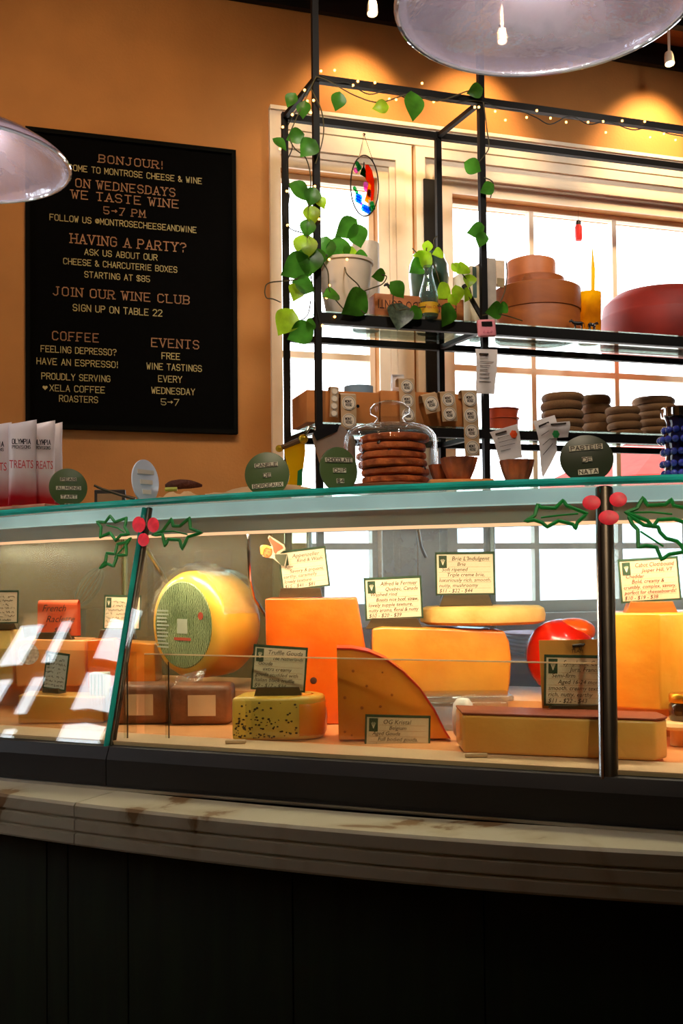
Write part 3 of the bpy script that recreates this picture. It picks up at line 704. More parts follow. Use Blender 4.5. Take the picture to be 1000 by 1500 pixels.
def sign(cx, cy, wpx, hpx, Y, label, lines, roll=0., yaw=0., hold=None, card='card', logo=True, scrib=0, pitch=-.06, border=True, stand_h=0, extra=None):
    c = at_y(cx, cy, Y); s = Y / F; w, h = wpx * s, hpx * s
    Mx = TR(c, yaw, pitch, roll)
    t = T('price_sign', label, 'price sign', Mx, 'cheese price cards')
    MB().box(-w / 2, w / 2, 0, .0012, -h / 2, h / 2, Mx).obj('card', card, t)
    if border:
        b = h * .055; mb = MB()
        mb.box(-w / 2, w / 2, -.0006, .0013, h / 2 - b, h / 2 + .0003, Mx).box(-w / 2, w / 2, -.0006, .0013, -h / 2 - .0003, -h / 2 + b * .7, Mx)
        mb.box(-w / 2 - .0003, -w / 2 + b * .7, -.0006, .0013, -h / 2, h / 2, Mx).box(w / 2 - b * .7, w / 2 + .0003, -.0006, .0013, -h / 2, h / 2, Mx)
        mb.obj('border', 'cardgreen', t)
    x0 = -w / 2 + w * .06; fs = h * .088
    if logo:
        lg = MB(); lx = x0; lw_ = w * .135
        lg.box(lx, lx + lw_, -.0008, 0, h * .13, h * .42, Mx).obj('logo_block', 'cardgreen', t)
        g = MB(); ccx = lx + lw_ / 2
        for a in (-.5, -.2, .2, .5): g.tube([(ccx, -.001, h * .20), (ccx + math.sin(a) * lw_ * .5, -.001, h * .20 + math.cos(a) * h * .14)], h * .008, 4, Mx=Mx)
        g.obj('logo_mark', 'card', t)
    mb = MB(); n = len(lines); rl = MB()
    for i, ln in enumerate(lines):
        z = h * .30 - i * h * .123; xx = x0 + (w * .17 if i < 2 and logo else 0) + (w * .05 if i in (0, 2) else w * .14 if i in (1, 3) else 0)
        right = w / 2 - w * .07
        (font_text(mb, ln, Mx @ Matrix.Translation((xx, -.0007, z)), fs * (1.15 if i == 0 else 1), shear=.25, maxw=right - xx, depth=.0003))
        rl.box(x0 + (w * .16 if i < 2 and logo else 0), right, -.0003, 0, z - h * .028, z - h * .022, Mx)
    for i in range(scrib):
        z = h * .3 - i * h * .115; xx = x0 + (w * .18 if i < 2 and logo else 0)
        pts = []; x = xx
        while x < w / 2 - w * .1:
            pts.append((x, -.0008, z + R.uniform(-.5, .5) * fs * .8)); x += w * .018
            if R.random() < .13:
                if len(pts) > 2: mb.tube(pts, h * .006, 4, Mx=Mx)
                pts = []; x += w * .035
        if len(pts) > 2: mb.tube(pts, h * .006, 4, Mx=Mx)
    if mb.v: mb.obj('handwriting', 'ink', t)
    if rl.v: rl.obj('ruled_lines', pm('ruled_line', (196, 150, 110), .8) if 'rule' not in M else M['rule'], t)
    if hold:                                   # trapezoid wooden block the card slots into
        hx, hy, wt, wb, hh, mt = hold
        p = at_y(hx, hy, Y); q = TR(p, yaw, 0, 0); a, b_, g = wt * s / 2, wb * s / 2, hh * s
        MB().rprism([(-a, 0), (a, 0), (b_, -g), (-b_, -g)], -.006, .022, q, .0015).obj('holder', mt, t)
    return t
M['rule'] = pm('ruled_line', (196, 150, 110), .8)

def onbase(X, d): return Bc(X) + d
def hole_marks(spots, Y0, r=.004, mat='speck', sq=.35):
    mb = MB()
    for x, y, k in spots: mb.ball(at_y(x, y, Y0), r * k, seg=10, ring=6, sq=(1, sq, 1))
    return mb
def face_prism(px, Y, depth, bev=.004, yaw=0., bottom=None):
    """outline traced as a block: px outline taken on the plane Y, given its real depth behind"""
    P = [at_y(x, y, Y) for x, y in px]
    if bottom is not None:
        for p in P:
            if p.z < bottom + .012: p.z = bottom
    c = Vector((sum(p.x for p in P) / len(P), Y, min(p.z for p in P)))
    Mx = TR(c, yaw)
    return MB().rprism([(p.x - c.x, p.z - c.z) for p in P], 0, depth, Mx, bev), Mx, c

ZD = .865
# --- quarter wheel of aged gouda, standing
Yq = 2.005
arc = [(493, 951), (515, 951), (540, 956), (565, 967), (590, 985), (615, 1010), (635, 1040), (650, 1070), (658, 1099), (496, 1097)]
P = [at_y(x, y, Yq) for x, y in arc]; zq = .869
for p in P:
    if p.z < zq + .012: p.z = zq
root = Vector((P[-1].x + .08, Yq, zq))
t = T('gouda_quarter', 'orange quarter wheel of aged gouda standing upright at the front with a red rind', 'cheese', root)
mb = MB().rprism([(p.x, p.z) for p in P], Yq, Yq + .085, None, .002); mb.obj('paste', 'c_gouda', t, smooth=True)
cp = [P[i] for i in range(0, 9)]; vs = []
cen = Vector((P[0].x, Yq, zq))
outer = [cen + (p - cen) * 1.014 for p in cp]
rp = [(p.x, p.z) for p in outer] + [(p.x, p.z) for p in reversed([cen + (p - cen) * .995 for p in cp])]
MB().prism(rp, Yq - .0015, Yq + .0865).obj('rind', 'c_rind', t, smooth=True)
hole_marks([(517, 983, .9), (537, 1005, .8), (505, 1022, 1), (557, 1035, .9), (574, 1018, .8), (530, 1037, 1), (560, 985, .6), (505, 1072, .8), (515, 1077, .6), (590, 1060, .6)], Yq - .0002, .0034, sq=.12).obj('holes', pm('cheese_holes', (176, 82, 18), .6), t)
sign(582, 1081, 95, 66, Yq - .02, 'price card headed OG Kristal leaning on the orange quarter wheel', ['OG Kristal', 'Belgium', 'Aged Gouda', 'Full bodied gouda,', 'with a caramel', 'crunch', ''], roll=.035, pitch=-.03)

# --- tall orange block
Yo = 2.24
mb, Mx, c = face_prism([(388, 877), (523, 875), (545, 1010), (547, 1046), (392, 1046)], Yo, .13, .004, bottom=ZR + .0005 if False else None)
zo = min(v.z for v in mb.v)
root = Vector((c.x, Yo, zo)); dz = ZD - zo
for v in mb.v:
    if v.z < zo + .02: v.z = ZD + max(0, v.z - zo) * .5
t = T('orange_cheese_block', 'tall bright orange cheese block standing behind the speckled piece', 'cheese', (c.x, Yo, ZD))
mb.obj('paste', 'c_orange', t, smooth=True)
hole_marks([(459, 997, 1.5), (404, 967, .5), (430, 1012, .4)], Yo - .0005, .005, sq=.12).obj('holes', pm('hole_dark', (70, 30, 8), .7), t)
sign(445, 833, 70, 59, Yo + .03, 'tilted price card on the tall orange block with a paper cutout at its corner', ['Appenzeller', 'Rind & Wash', 'Raw', 'Savory & piquant,', 'earthy, caramelly', 'lovely texture', '$15 - $41 - $81'], roll=-.11, hold=(440, 861, 58, 64, 14, 'holder'))
# cutout pin-up sticker clipped to the card
Yc = Yo + .018
t = T('paper_cutout', 'small paper cutout of a blond person with one arm raised, by the top left sign', 'paper cutout', at_y(405, 812, Yc))
def flat(pts, Y, th=.0012): return MB().prism([(at_y(x, y, Y).x, at_y(x, y, Y).z) for x, y in pts], Y, Y + th)
flat([(381, 800), (384, 798), (392, 800), (398, 800), (392, 788), (394, 784), (400, 788), (416, 798), (418, 804), (408, 812), (421, 811), (418, 829), (414, 830), (400, 818), (392, 817), (384, 815)], Yc).obj('backing', pm('cutout_paper', (190, 170, 140), .8), t)
flat([(399, 800), (393, 790), (395, 786), (399, 790), (413, 799), (415, 803), (406, 808), (404, 812), (401, 809)], Yc - .001).obj('arm', pm('skin_print', (150, 70, 34), .7), t)
mb = MB().ball(at_y(391, 808, Yc - .001), .0135, sq=(.85, .1, 1)); mb.obj('face', pm('face_print', (206, 98, 40), .7), t, smooth=True)
mb = MB(); mb.prism([(at_y(x, y, Yc).x, at_y(x, y, Yc).z) for x, y in [(382, 812), (381, 802), (386, 798), (393, 799), (399, 804), (396, 804), (390, 802), (386, 805), (385, 812)]], Yc - .0045, Yc - .0025); mb.obj('hair', pm('blond_print', (226, 150, 40), .7), t)
mb = MB()
for x, y in ((388.5, 807), (393.5, 808.5)): mb.ball(at_y(x, y, Yc - .0026), .0016, sq=(1, .3, .7), seg=8, ring=6)
mb.ball(at_y(390.5, 813, Yc - .0026), .002, sq=(1, .3, .5), seg=8, ring=6); mb.obj('features', 'ink', t)
flat([(402, 812), (420, 812), (416, 829), (412, 828), (403, 818)], Yc - .001).obj('dress', pm('dress_print', (70, 70, 48), .8), t)

# --- truffle gouda piece
Yt = 2.03; a0, a1 = at_y(339, 1090, Yt), at_y(442, 1090, Yt); zt0 = ZD
tz = at_y(345, 1022, Yt).z - ZD; w = a1.x - a0.x
pl = [(a0.x, Yt), (a1.x - .012, Yt - .004)] + [(a1.x - .012 + .058 * math.sin(k * PI / 10), Yt + .055 - .059 * math.cos(k * PI / 10)) for k in range(1, 11)] + [(a0.x + .05, Yt + .13), (a0.x + .012, Yt + .09)]
t = T('truffle_gouda', 'yellow speckled piece of truffle gouda with a rounded waxed end', 'cheese', (a0.x + w / 2, Yt, ZD))
mb = MB().rprism(pl, ZD, ZD + tz, None, .008, 'z')
mb.obj('paste', 'c_truffle', t, smooth=True)
sp = MB()
for i in range(110):
    q_ = R.random(); sp.ball(Vector((a0.x + .005 + q_ * (a1.x - a0.x - .012), Yt - .0012 - .004 * q_, R.uniform(ZD + .006, ZD + tz - .01) if R.random() < .5 else R.uniform(ZD + .006, ZD + tz * .5))), R.uniform(.0008, .0022), seg=6, ring=4, sq=(1.3, .4, 1))
s_ = sp.obj('truffle_specks', 'speck', t)
rd = MB(); cc = Vector((a1.x - .012, Yt + .055, 0)); 
rd.lathe([(.056, ZD + .004), (.0605, ZD + .012), (.0625, ZD + tz * .5), (.060, ZD + tz - .016), (.05, ZD + tz - .003), (.03, ZD + tz + .001)], Matrix.Translation(cc) @ Matrix.Rotation(-PI / 2 + .12, 4, 'Z'), 20, arc=PI - .2)
rd.obj('rind', pm('waxed_orange_rind', (244, 138, 30), .25, var=.1, coat=.6), t, smooth=True)
sign(409, 979, 79, 65, Yt + .03, 'price card headed Truffle Gouda standing on the speckled cheese', ['Truffle Gouda', 'The Netherlands', 'Gouda', 'extra creamy', 'gouda studded with', 'Italian black truffle', '$9 - $17 - $34'], roll=.075, hold=(407, 1006, 62, 74, 20, 'holder'))

# --- golden half wheel behind
Yg = 2.22
pl = [(545, 921), (560, 918), (640, 920), (738, 924), (746, 940), (749, 965), (747, 1000), (743, 1016), (552, 1014), (545, 990)]
mb, Mx, c = face_prism(pl, Yg, .14, .006)
zmin = min(v.z for v in mb.v)
for v in mb.v: v.z = ZR + .0003 + (v.z - zmin) * (max(q.z for q in [at_y(640, 920, Yg)]) - ZR) / (max(v2 for v2 in [at_y(640, 919, Yg).z]) - zmin) if False else v.z
dz = ZR + .0005 - zmin
for v in mb.v:
    if v.z < zmin + .03: v.z += dz * (1 - (v.z - zmin) / .03)
t = T('golden_half_wheel', 'big golden half wheel of cheese lying on the riser behind the quarter wheel', 'cheese', (c.x, Yg + .07, ZR + .0005))
mb.obj('paste', 'c_tan', t, smooth=True)
sign(576, 876, 84, 62, Yg + .02, 'price card naming Quebec on the end of the golden half wheel', ['Alfred le Fermier', 'Quebec, Canada', 'Washed rind', 'Boasts nice beef, straw,', 'lovely supple texture,', 'nutty aroma, floral & nutty', '$10 - $20 - $39'], roll=-.035, hold=(577, 905, 66, 84, 16, 'holder'))
# --- brie on top
top_z = max(v.z for v in mb.v)
Ybr = Yg + .075; xa, xb = at_y(617, 900, Ybr - .06).x, at_y(806, 900, Ybr - .06).x; hb = at_y(700, 889, Ybr - .06).z - top_z
t = T('brie_wheel', 'flat lumpy brie wheel with a bloomy rind lying on the golden half wheel', 'cheese', ((xa + xb) / 2, Ybr, top_z))
rr = (xb - xa) / 2
mb = MB().lathe([(0, 0), (rr * .9, 0), (rr * .985, .006), (rr, hb * .5), (rr * .975, hb - .006), (rr * .9, hb), (rr * .45, hb + .001), (0, hb)], Matrix.Translation(((xa + xb) / 2, Ybr, top_z + .0005)) @ Matrix.Diagonal((1, .7, 1, 1)), 56, wob=lambda a, j: 1 + .012 * math.sin(3 * a + 1) + .008 * math.sin(7 * a))
mb.obj('rind', 'c_brie', t, smooth=True)
sign(681, 840, 87, 63, Ybr - .03, 'price card headed Brie standing on the flat brie wheel', ["Brie L'Indulgent", 'Brie', 'Soft ripened', 'Triple creme brie,', 'luxuriously rich, smooth,', 'nutty, mushroomy', '$11 - $22 - $44'], hold=(682, 871, 66, 78, 17, 'holder'))

# --- red waxed cheese
Yr = 2.21; c = at_y(822, 962, Yr); zr = (at_y(822, 908, Yr).z - ZR)
t = T('red_waxed_cheese', 'round red waxed cheese standing behind the tall price card', 'cheese', (c.x, Yr, ZR))
R_ = zr / 2; ax = Matrix.Translation((c.x + .012, Yr + .05, ZR + R_)) @ Matrix.Rotation(-.95, 4, 'Z') @ Matrix.Rotation(PI / 2, 4, 'X')
MB().lathe([(0, -.052), (R_ * .55, -.05), (R_ * .85, -.038), (R_ * .97, -.016), (R_, .0), (R_ * .97, .02), (R_ * .86, .042), (R_ * .6, .055), (0, .058)], ax, 48).obj('wax_coat', 'c_red', t, smooth=True)
pz = at_y(857, 918, Yr - .01); MB().ball(pz + Vector((-.015, .05, -.012)), .045, sq=(1.1, .9, .65)).obj('orange_wax_patch', pm('orange_wax', (250, 92, 22), .3, var=.1, coat=.5), t, smooth=True)

# --- long comte block in front
Yk = 1.845
xa, xb = at_y(677, 1045, Yk).x, at_y(958, 1060, Yk).x; zk = .941; zkr = at_y(950, 1056, Yk).z
t = T('comte_slab', 'long low golden slab of cheese at the front under the tall price card', 'cheese', ((xa + xb) / 2, Yk + .07, .869))
yw = -.10
def cm(x): return Yk + (x - xa) * -.30
pl = [(xa, cm(xa)), (xb - .03, cm(xb)), (xb, cm(xb) + .03), (xb, cm(xb) + .09), (xa, cm(xa) + .11)]
MB().rprism(pl, .869, zk - .004, None, .006, 'z').obj('paste', 'c_comte', t, smooth=True)
MB().rprism([(x, y + (.0015 if i < 3 else -.0015)) for i, (x, y) in enumerate(pl[:2] + [(xb - .012, cm(xb) + .012)] + pl[2:])][:6], zk - .0042, zk - .0005, None, .001, 'z').obj('rind', pm('brown_red_rind', (132, 50, 18), .5), t)
# big card behind and Symphonie card
Ys = Yk + .045
c0 = at_y(846, 990, Ys + .012)
t = T('display_card', 'large plain orange card with a black cow stamp behind the Symphonie price card', 'sign card', TR(at_y(846, 1040, Ys + .012)))
flat([(789, 938), (896, 936), (898, 1044), (794, 1044)], Ys + .012).obj('card', pm('orange_card', (226, 150, 62), .6), t)
mb = MB(); q = TR(at_y(845, 946, Ys + .0115)); s_ = Ys / F
mb.tube([q @ Vector((-7 * s_, -.001, 0)), q @ Vector((7 * s_, -.001, 1.5 * s_))], 2.4 * s_, 6).tube([q @ Vector((7 * s_, -.001, 0)), q @ Vector((11 * s_, -.001, 3 * s_))], 1.8 * s_, 6)
for x in (-6, -4, 3, 5.5): mb.tube([q @ Vector((x * s_, -.001, 0)), q @ Vector((x * s_, -.001, -6 * s_))], .7 * s_, 4)
font_text(mb, 'TEAM', TR(at_y(845, 956, Ys + .0115)), 5 * s_, align='c'); mb.obj('stamp', 'ink', t)
sign(846, 997, 98, 74, Ys, 'tall price card headed Symphonie Comte standing on the long front slab', ['Symphonie Comte', 'Jura, France', 'Semi-firm', 'Aged 16-24 months,', 'smooth, creamy texture,', 'rich, nutty, earthy', '$11 - $22 - $43'], roll=.03, pitch=-.02, hold=(850, 1032, 84, 94, 8, 'holder'))

# --- cheddar block at the right
Yd = 2.02
xa, xm, xb = at_y(874, 900, Yd).x, at_y(965, 900, Yd - .06).x, at_y(1060, 900, Yd).x; z1 = at_y(940, 898, Yd - .03).z
t = T('cheddar_block', 'large yellow orange cheddar block with a corner facing front at the right', 'cheese', (xm, Yd, ZR + .0005))
MB().rprism([(xa, Yd), (xm, Yd - .06), (xb, Yd + .01), (xb - .02, Yd + .11), (xa + .03, Yd + .11)], ZR + .0005, z1, None, .004, 'z').obj('paste', 'c_cheddar', t, smooth=True)
sign(951, 849, 88, 64, Yd - .01, 'pinkish price card headed Cabot Clothbound on top of the cheddar block', ['Cabot Clothbound', 'Jasper Hill, VT', 'Cheddar', 'Bold, creamy &', 'crumbly, complex, savory,', 'perfect for cheeseboards!', '$10 - $19 - $38'], roll=-.05, hold=(953, 881, 62, 76, 17, 'holder_orange'), card='cardpink')

# --- jar and little board at the right
pj = at_z(992, 1072, ZR - .03); Yj = 1.90
pb = at_y(993, 1074, Yj); t = T('round_board', 'small round wooden board under the jar at the right edge', 'board', (pb.x + .015, Yj + .03, .8645))
MB().lathe([(0, .0), (.02, .0), (.02, .03), (.055, .034), (.058, .04), (.055, .046), (0, .046)], Matrix.Translation((pb.x + .015, Yj + .03, .8645)), 32).obj('plate', wood('pale_board', (220, 170, 110), (240, 196, 136), .5, 4), t, smooth=True)
t = T('honey_jar', 'dark honey jar with a gold lid on the round board', 'jar', (pb.x + .02, Yj + .03, .911))
jm = Matrix.Translation((pb.x + .02, Yj + .03, .911))
MB().lathe([(0, 0), (.024, 0), (.026, .004), (.026, .028), (.022, .033), (0, .033)], jm, 28).obj('glass_body', pm('dark_honey', (52, 26, 10), .15, coat=.6), t, smooth=True)
MB().lathe([(0, .0335), (.025, .0335), (.026, .036), (.026, .046), (.023, .05), (0, .05)], jm, 28).obj('lid', pm('gold_lid', (226, 160, 50), .3, metal=.9), t, smooth=True)

# --- clear tub and paper wrapped salami between
Ytb = 2.12; p, q = at_y(592, 1020, Ytb), at_y(752, 1022, Ytb); zb_ = p.z
M['tub'] = glass('clear_tub', (248, 250, 250), base=.08, edge=.7, power=2, haze=.2)
t = T('clear_tub', 'clear lidded plastic tub lying between the quarter wheel and the slab', 'tub', ((p.x + q.x) / 2, Ytb + .05, ZD))
MB().box(p.x + .01, q.x - .01, Ytb, Ytb + .09, ZD, zb_ - .012, None, .008).obj('body', 'tub', t, smooth=True)
MB().box(p.x, q.x, Ytb - .008, Ytb + .098, zb_ - .012, zb_, None, .004).obj('lid', 'tub', t, smooth=True)
c = at_y(683, 1080, 2.0); t = T('wrapped_salami', 'small white paper wrapped salami beside the quarter wheel', 'salami', (c.x, 2.0, .869))
MB().lathe([(0, .0), (.012, .002), (.019, .012), (.022, .04), (.019, .068), (.012, .078), (0, .08)], Matrix.Translation((c.x - .006, 2.0, .8685)), 20).obj('wrapper', pm('printed_paper', (226, 214, 206), .5), t, smooth=True)
mb = MB(); font_text(mb, 'VAR', TR((c.x - .006, 2.0 - .0223, .905)), .010, align='c'); mb.obj('print', 'ink', t)
# small orange price tag rail
p, q = at_y(755, 1027, 2.15), at_y(812, 1046, 2.15)
tag(MB().box(p.x, q.x, 2.16, 2.24, q.z + .005, p.z, None, .003).obj('orange_box', pm('orange_card_box', (236, 120, 34), .6)), 'small orange card box behind the left end of the long slab', 'box')
# little clips standing on the sill
for x, y, lb in ((345, 1086, 'small beige clip on the case sill in front of the speckled cheese'), (697, 1106, 'small beige clip on the case sill in front of the long slab')):
    p = at_z(x, y + 3, .8685); tag(MB().box(p.x - .020, p.x + .020, p.y - .005, p.y + .005, .8685, .8755, None, .002).obj('sill_clip', pm('beige_plastic', (206, 170, 130), .5)), lb, 'clip', 'sill clips')

# --- yellow wheel in plastic
Yw = 2.38; cf = at_y(268, 930, Yw); rw = .126; zw = .9518 + rw
cf.z = zw
yawf = -.72
wm = Matrix.Translation(cf) @ Matrix.Rotation(yawf, 4, 'Z') @ Matrix.Rotation(PI / 2, 4, 'X')        # local z points out of the label face
t = T('yellow_cheese_wheel', 'large yellow cheese wheel in plastic wrap with a round green label', 'cheese', (cf.x, Yw, zw - rw))
MB().lathe([(0, 0), (rw * .80, 0), (rw * .92, -.006), (rw * .99, -.022), (rw, -.045), (rw, -.085), (rw * .98, -.12), (rw * .90, -.138), (0, -.142)], wm, 64).obj('rind', 'c_yellow', t, smooth=True)
mt, n, l = base_mat('green_wheel_label'); b = n['Principled BSDF']; tc = coords(n, l)
wv = n.new('ShaderNodeTexWave'); wv.inputs['Scale'].default_value = 90; wv.inputs['Distortion'].default_value = 6; wv.inputs['Detail'].default_value = 3; l.new(tc, wv.inputs['Vector'])
nz = n.new('ShaderNodeTexNoise'); nz.inputs['Scale'].default_value = 10; l.new(tc, nz.inputs['Vector'])
mxn = n.new('ShaderNodeMath'); mxn.operation = 'MULTIPLY'; l.new(wv.outputs['Fac'], mxn.inputs[0]); l.new(nz.outputs[0], mxn.inputs[1])
rp_ = n.new('ShaderNodeValToRGB'); l.new(mxn.outputs[0], rp_.inputs[0])
rp_.color_ramp.elements[0].color = (*lin((44, 78, 22)), 1); rp_.color_ramp.elements[0].position = .14; rp_.color_ramp.elements[1].color = (*lin((198, 208, 150)), 1); rp_.color_ramp.elements[1].position = .46
l.new(rp_.outputs[0], b.inputs['Base Color']); b.inputs['Roughness'].default_value = .3; M['wlabel'] = mt
lbm = MB().lathe([(0, .0018), (rw * .78, .0018), (rw * .80, .0002)], wm, 64).obj('label', 'wlabel', t)
mb = MB()
mb.box(-.018, .018, -.02, .014, .0021, .0024, wm)
mb.obj('label_emblem', pm('label_pale', (206, 206, 176), .5), lbm)
mb = MB()
for i in range(11): mb.box(-.092, -.052 + R.uniform(-.008, .004), .030 - i * .0085, .034 - i * .0085, .0021, .0024, wm)
mb.obj('label_small_print', pm('label_print', (196, 202, 176), .6), lbm)
mb = MB(); mb.lathe([(0, .0023), (.009, .0023), (.009, .002)], wm @ Matrix.Translation((.064, .022, 0)), 16); mb.box(-.03, .03, -.036, -.029, .0021, .0024, wm); mb.obj('label_red_mark', pm('label_red', (196, 74, 40), .6), lbm)
def crumple(pts, nrm, amp, n, seed):
    rr_ = random.Random(seed); a, b_, c_, d_ = pts; vs = []; fs = []
    for i in range(n + 1):
        for j in range(n + 1):
            s, q_ = i / n, j / n
            p_ = a.lerp(b_, s).lerp(d_.lerp(c_, s), q_)
            vs.append(p_ + nrm * (rr_.uniform(-amp, amp) + amp * 1.2 * math.sin(7 * s + 4 * q_)))
    for i in range(n):
        for j in range(n): fs.append((i * (n + 1) + j, (i + 1) * (n + 1) + j, (i + 1) * (n + 1) + j + 1, i * (n + 1) + j + 1))
    return vs, fs
def wrap_strip(r0, r1, z0, z1, a0, a1, seed, n=14):
    rr_ = random.Random(seed); vs = []; fs = []
    for i in range(n + 1):
        for j in range(5):
            a = a0 + (a1 - a0) * i / n; q_ = j / 4; r_ = r0 + (r1 - r0) * q_ + rr_.uniform(-.0045, .0055)
            vs.append(wm @ Vector((r_ * math.cos(a), r_ * math.sin(a), z0 + (z1 - z0) * q_ + rr_.uniform(-.003, .003))))
    for i in range(n):
        for j in range(4): fs.append((i * 5 + j, (i + 1) * 5 + j, (i + 1) * 5 + j + 1, i * 5 + j + 1))
    return vs, fs
mb = MB(); v, f = wrap_strip(rw * 1.05, rw * 1.16, .004, -.06, PI / 2 - .5, PI / 2 + .75, 3); mb.add(v, f)
v, f = wrap_strip(rw * 1.05, rw * 1.05, -.01, -.14, 0.2, PI - .2, 5, 20); mb.add(v, f)
mb.add(*crumple([wm @ Vector((-.02, -rw * .95, .006)), wm @ Vector((.09, -rw * .75, .006)), wm @ Vector((.085, -rw * 1.28, .035)), wm @ Vector((.01, -rw * 1.38, .045))], Vector((0, -1, 0)), .005, 8, 9))
mb.obj('plastic_wrap', 'wrap', t, smooth=True)
# brown wrapped blocks the wheel leans on
for (x0, x1, y0, y1, Y, lb) in ((158, 246, 1000, 1062, 2.27, 'dark brown paper wrapped block under the left side of the yellow wheel'), (248, 338, 1001, 1055, 2.25, 'brown boxed block under the right side of the yellow wheel')):
    a, b_ = at_y(x0, y1, Y), at_y(x1, y0, Y)
    t = T('wrapped_block', lb, 'wrapped cheese', ((a.x + b_.x) / 2, Y + .05, ZD), 'wrapped blocks')
    MB().box(a.x, b_.x, Y, Y + .10, ZD, .9508, None, .012).obj('paper_wrapping', pm('brown_wrapping', (120, 66, 32), .5, var=.3, scale=20, bump=.4), t, smooth=True)
    MB().box(a.x + (b_.x - a.x) * .3, a.x + (b_.x - a.x) * .75, Y - .0012, Y, ZD + .02, b_.z - .025).obj('label', pm('wrap_label', (214, 170, 130), .6), t)

# --- left bay
def block(px, Y, depth, mat, name, label, yaw=0., zb=ZD, bev=.004, part='paste'):
    P = [at_y(x, y, Y) for x, y in px]; c = Vector((sum(p.x for p in P) / len(P), Y, zb)); zmin = min(p.z for p in P); zmax = max(p.z for p in P)
    Mx = TR(c, yaw)
    poly_ = [(p.x - c.x, (0 if p.z < zmin + .35 * (zmax - zmin) else p.z - zb)) for p in P]
    t = T(name, label, 'cheese', Mx)
    MB().rprism(poly_, 0, depth, Mx, bev).obj(part, mat, t, smooth=True)
    return t, Mx, c
t, Mx, c = block([(22, 940), (30, 936), (124, 938), (126, 992), (24, 992)], 2.52, .12, 'c_raclette', 'raclette_block', 'pale orange raclette block under the folded orange price card', zb=ZR)
p = at_y(42, 958, 2.519); MB().lathe([(0, -.0008), (.025, -.0008), (.026, 0)], TR(p) @ Matrix.Rotation(PI / 2, 4, 'X') @ Matrix.Translation((0, 0, .0015)), 24).obj('speckled_label', pm('speckled_label', (232, 206, 186), .6, scale=160, var=.3), t)
block([(127, 938), (166, 936), (170, 1016), (128, 1018)], 2.47, .12, 'c_orange', 'orange_cheese_piece', 'upright orange cheese piece left of the leaning glass post', zb=ZR)
t, Mx, c = block([(168, 940), (226, 943), (228, 1000), (170, 1000)], 2.58, .10, 'c_tan', 'tan_cheese_piece', 'dull golden cheese piece between the glass post and the yellow wheel', zb=ZR)
block([(26, 1018), (150, 1022), (152, 1062), (26, 1062)], 2.30, .09, 'c_comte', 'flat_cheese_piece', 'low golden cheese piece at the front of the left bay', zb=ZD)
block([(-60, 920), (16, 922), (20, 992), (-60, 992)], 2.56, .10, 'c_pale', 'pale_cheese_piece', 'pale cheese cut off by the left edge of the picture', zb=ZR)
# folded orange Raclette card
Yf = 2.54; s_ = Yf / F; c = at_y(84, 905, Yf); w_, h_ = 58 * s_, 52 * s_
Mx = TR(c, .0, -.05, .0); t = T('folded_price_card', 'folded orange card handwritten French Raclette on the pale orange block', 'price sign', Mx, 'cheese price cards')
mb = MB(); th = .0014; pr = [(-h_ / 2, 0), (h_ / 2 - .012, 0)] + [(h_ / 2 - .012 + .012 * math.sin(a), .014 - .014 * math.cos(a)) for a in [PI * i / 8 for i in range(1, 9)]] + [(-h_ / 2, .036)]
inn = [(z, y) for z, y in pr]
vs = []; fs = []
for x in (-w_ / 2, w_ / 2):
    vs += [(x, y, z) for z, y in pr]
k = len(pr)
fs = [(i, i + 1, k + i + 1, k + i) for i in range(k - 1)]
vs2 = [(x, y + (th if i < 2 else -.0), z - (th if 2 <= i < k - 1 else 0)) for (x, y, z), i in zip(vs, list(range(k)) * 2)]
mb.add(vs, fs, Mx); mb.add([(x, y + .0008, z - .0008) for x, y, z in vs], fs, Mx); mb.obj('card', pm('orange_folded_card', (238, 96, 44), .7, trans=.25), t)
mb = MB()
font_text(mb, 'French', Mx @ Matrix.Translation((-w_ * .38, -.0008, h_ * .18)), h_ * .20, shear=.35, maxw=w_ * .6)
font_text(mb, 'Raclette', Mx @ Matrix.Translation((-w_ * .28, -.0008, -h_ * .12)), h_ * .19, shear=.35, maxw=w_ * .72)
font_text(mb, 'aw!', Mx @ Matrix.Translation((-w_ * .46, -.0008, -h_ * .28)), h_ * .13, shear=.5, maxw=w_ * .2)
font_text(mb, '$22/lb', Mx @ Matrix.Translation((-w_ * .08, -.0008, -h_ * .40)), h_ * .14, shear=.3, maxw=w_ * .46)
mb.obj('handwriting', 'ink', t)
p = at_y(80, 926, Yf); MB().rprism([(-22 * s_, 0), (22 * s_, 0), (28 * s_, -13 * s_), (-28 * s_, -13 * s_)], -.012, .02, TR(p), .0015).obj('holder', 'holder', t)
sign(179, 897, 54, 50, 2.53, 'small price card standing behind the leaning glass post', [], scrib=7, hold=(171, 922, 46, 56, 15, 'holder'), roll=.03)
sign(82, 983, 40, 54, 2.36, 'grey price card leaning in front of the pale orange block', [], scrib=7, roll=.10, yaw=-.35, card='cardgrey', hold=(76, 1008, 26, 34, 14, 'holder'))
sign(4, 889, 46, 48, 2.56, 'price card at the left edge above the pale cheese', [], scrib=7, hold=(4, 913, 36, 44, 9, 'holder'))
# striped carton
a, b_ = at_y(131, 1062, 2.33), at_y(156, 986, 2.33)
t = T('striped_carton', 'narrow white carton with thin stripes in the left bay beside the post', 'carton', ((a.x + b_.x) / 2, 2.35, ZD))
MB().box(a.x, b_.x, 2.33, 2.37, ZD, b_.z, None, .002).obj('box', pm('white_carton', (238, 232, 214), .5), t)
mb = MB()
for i in range(4): mb.box(a.x + .004 + i * .008, a.x + .0055 + i * .008, 2.3293, 2.33, ZD + .035, b_.z - .004)
mb.obj('stripes', 'ink', t)
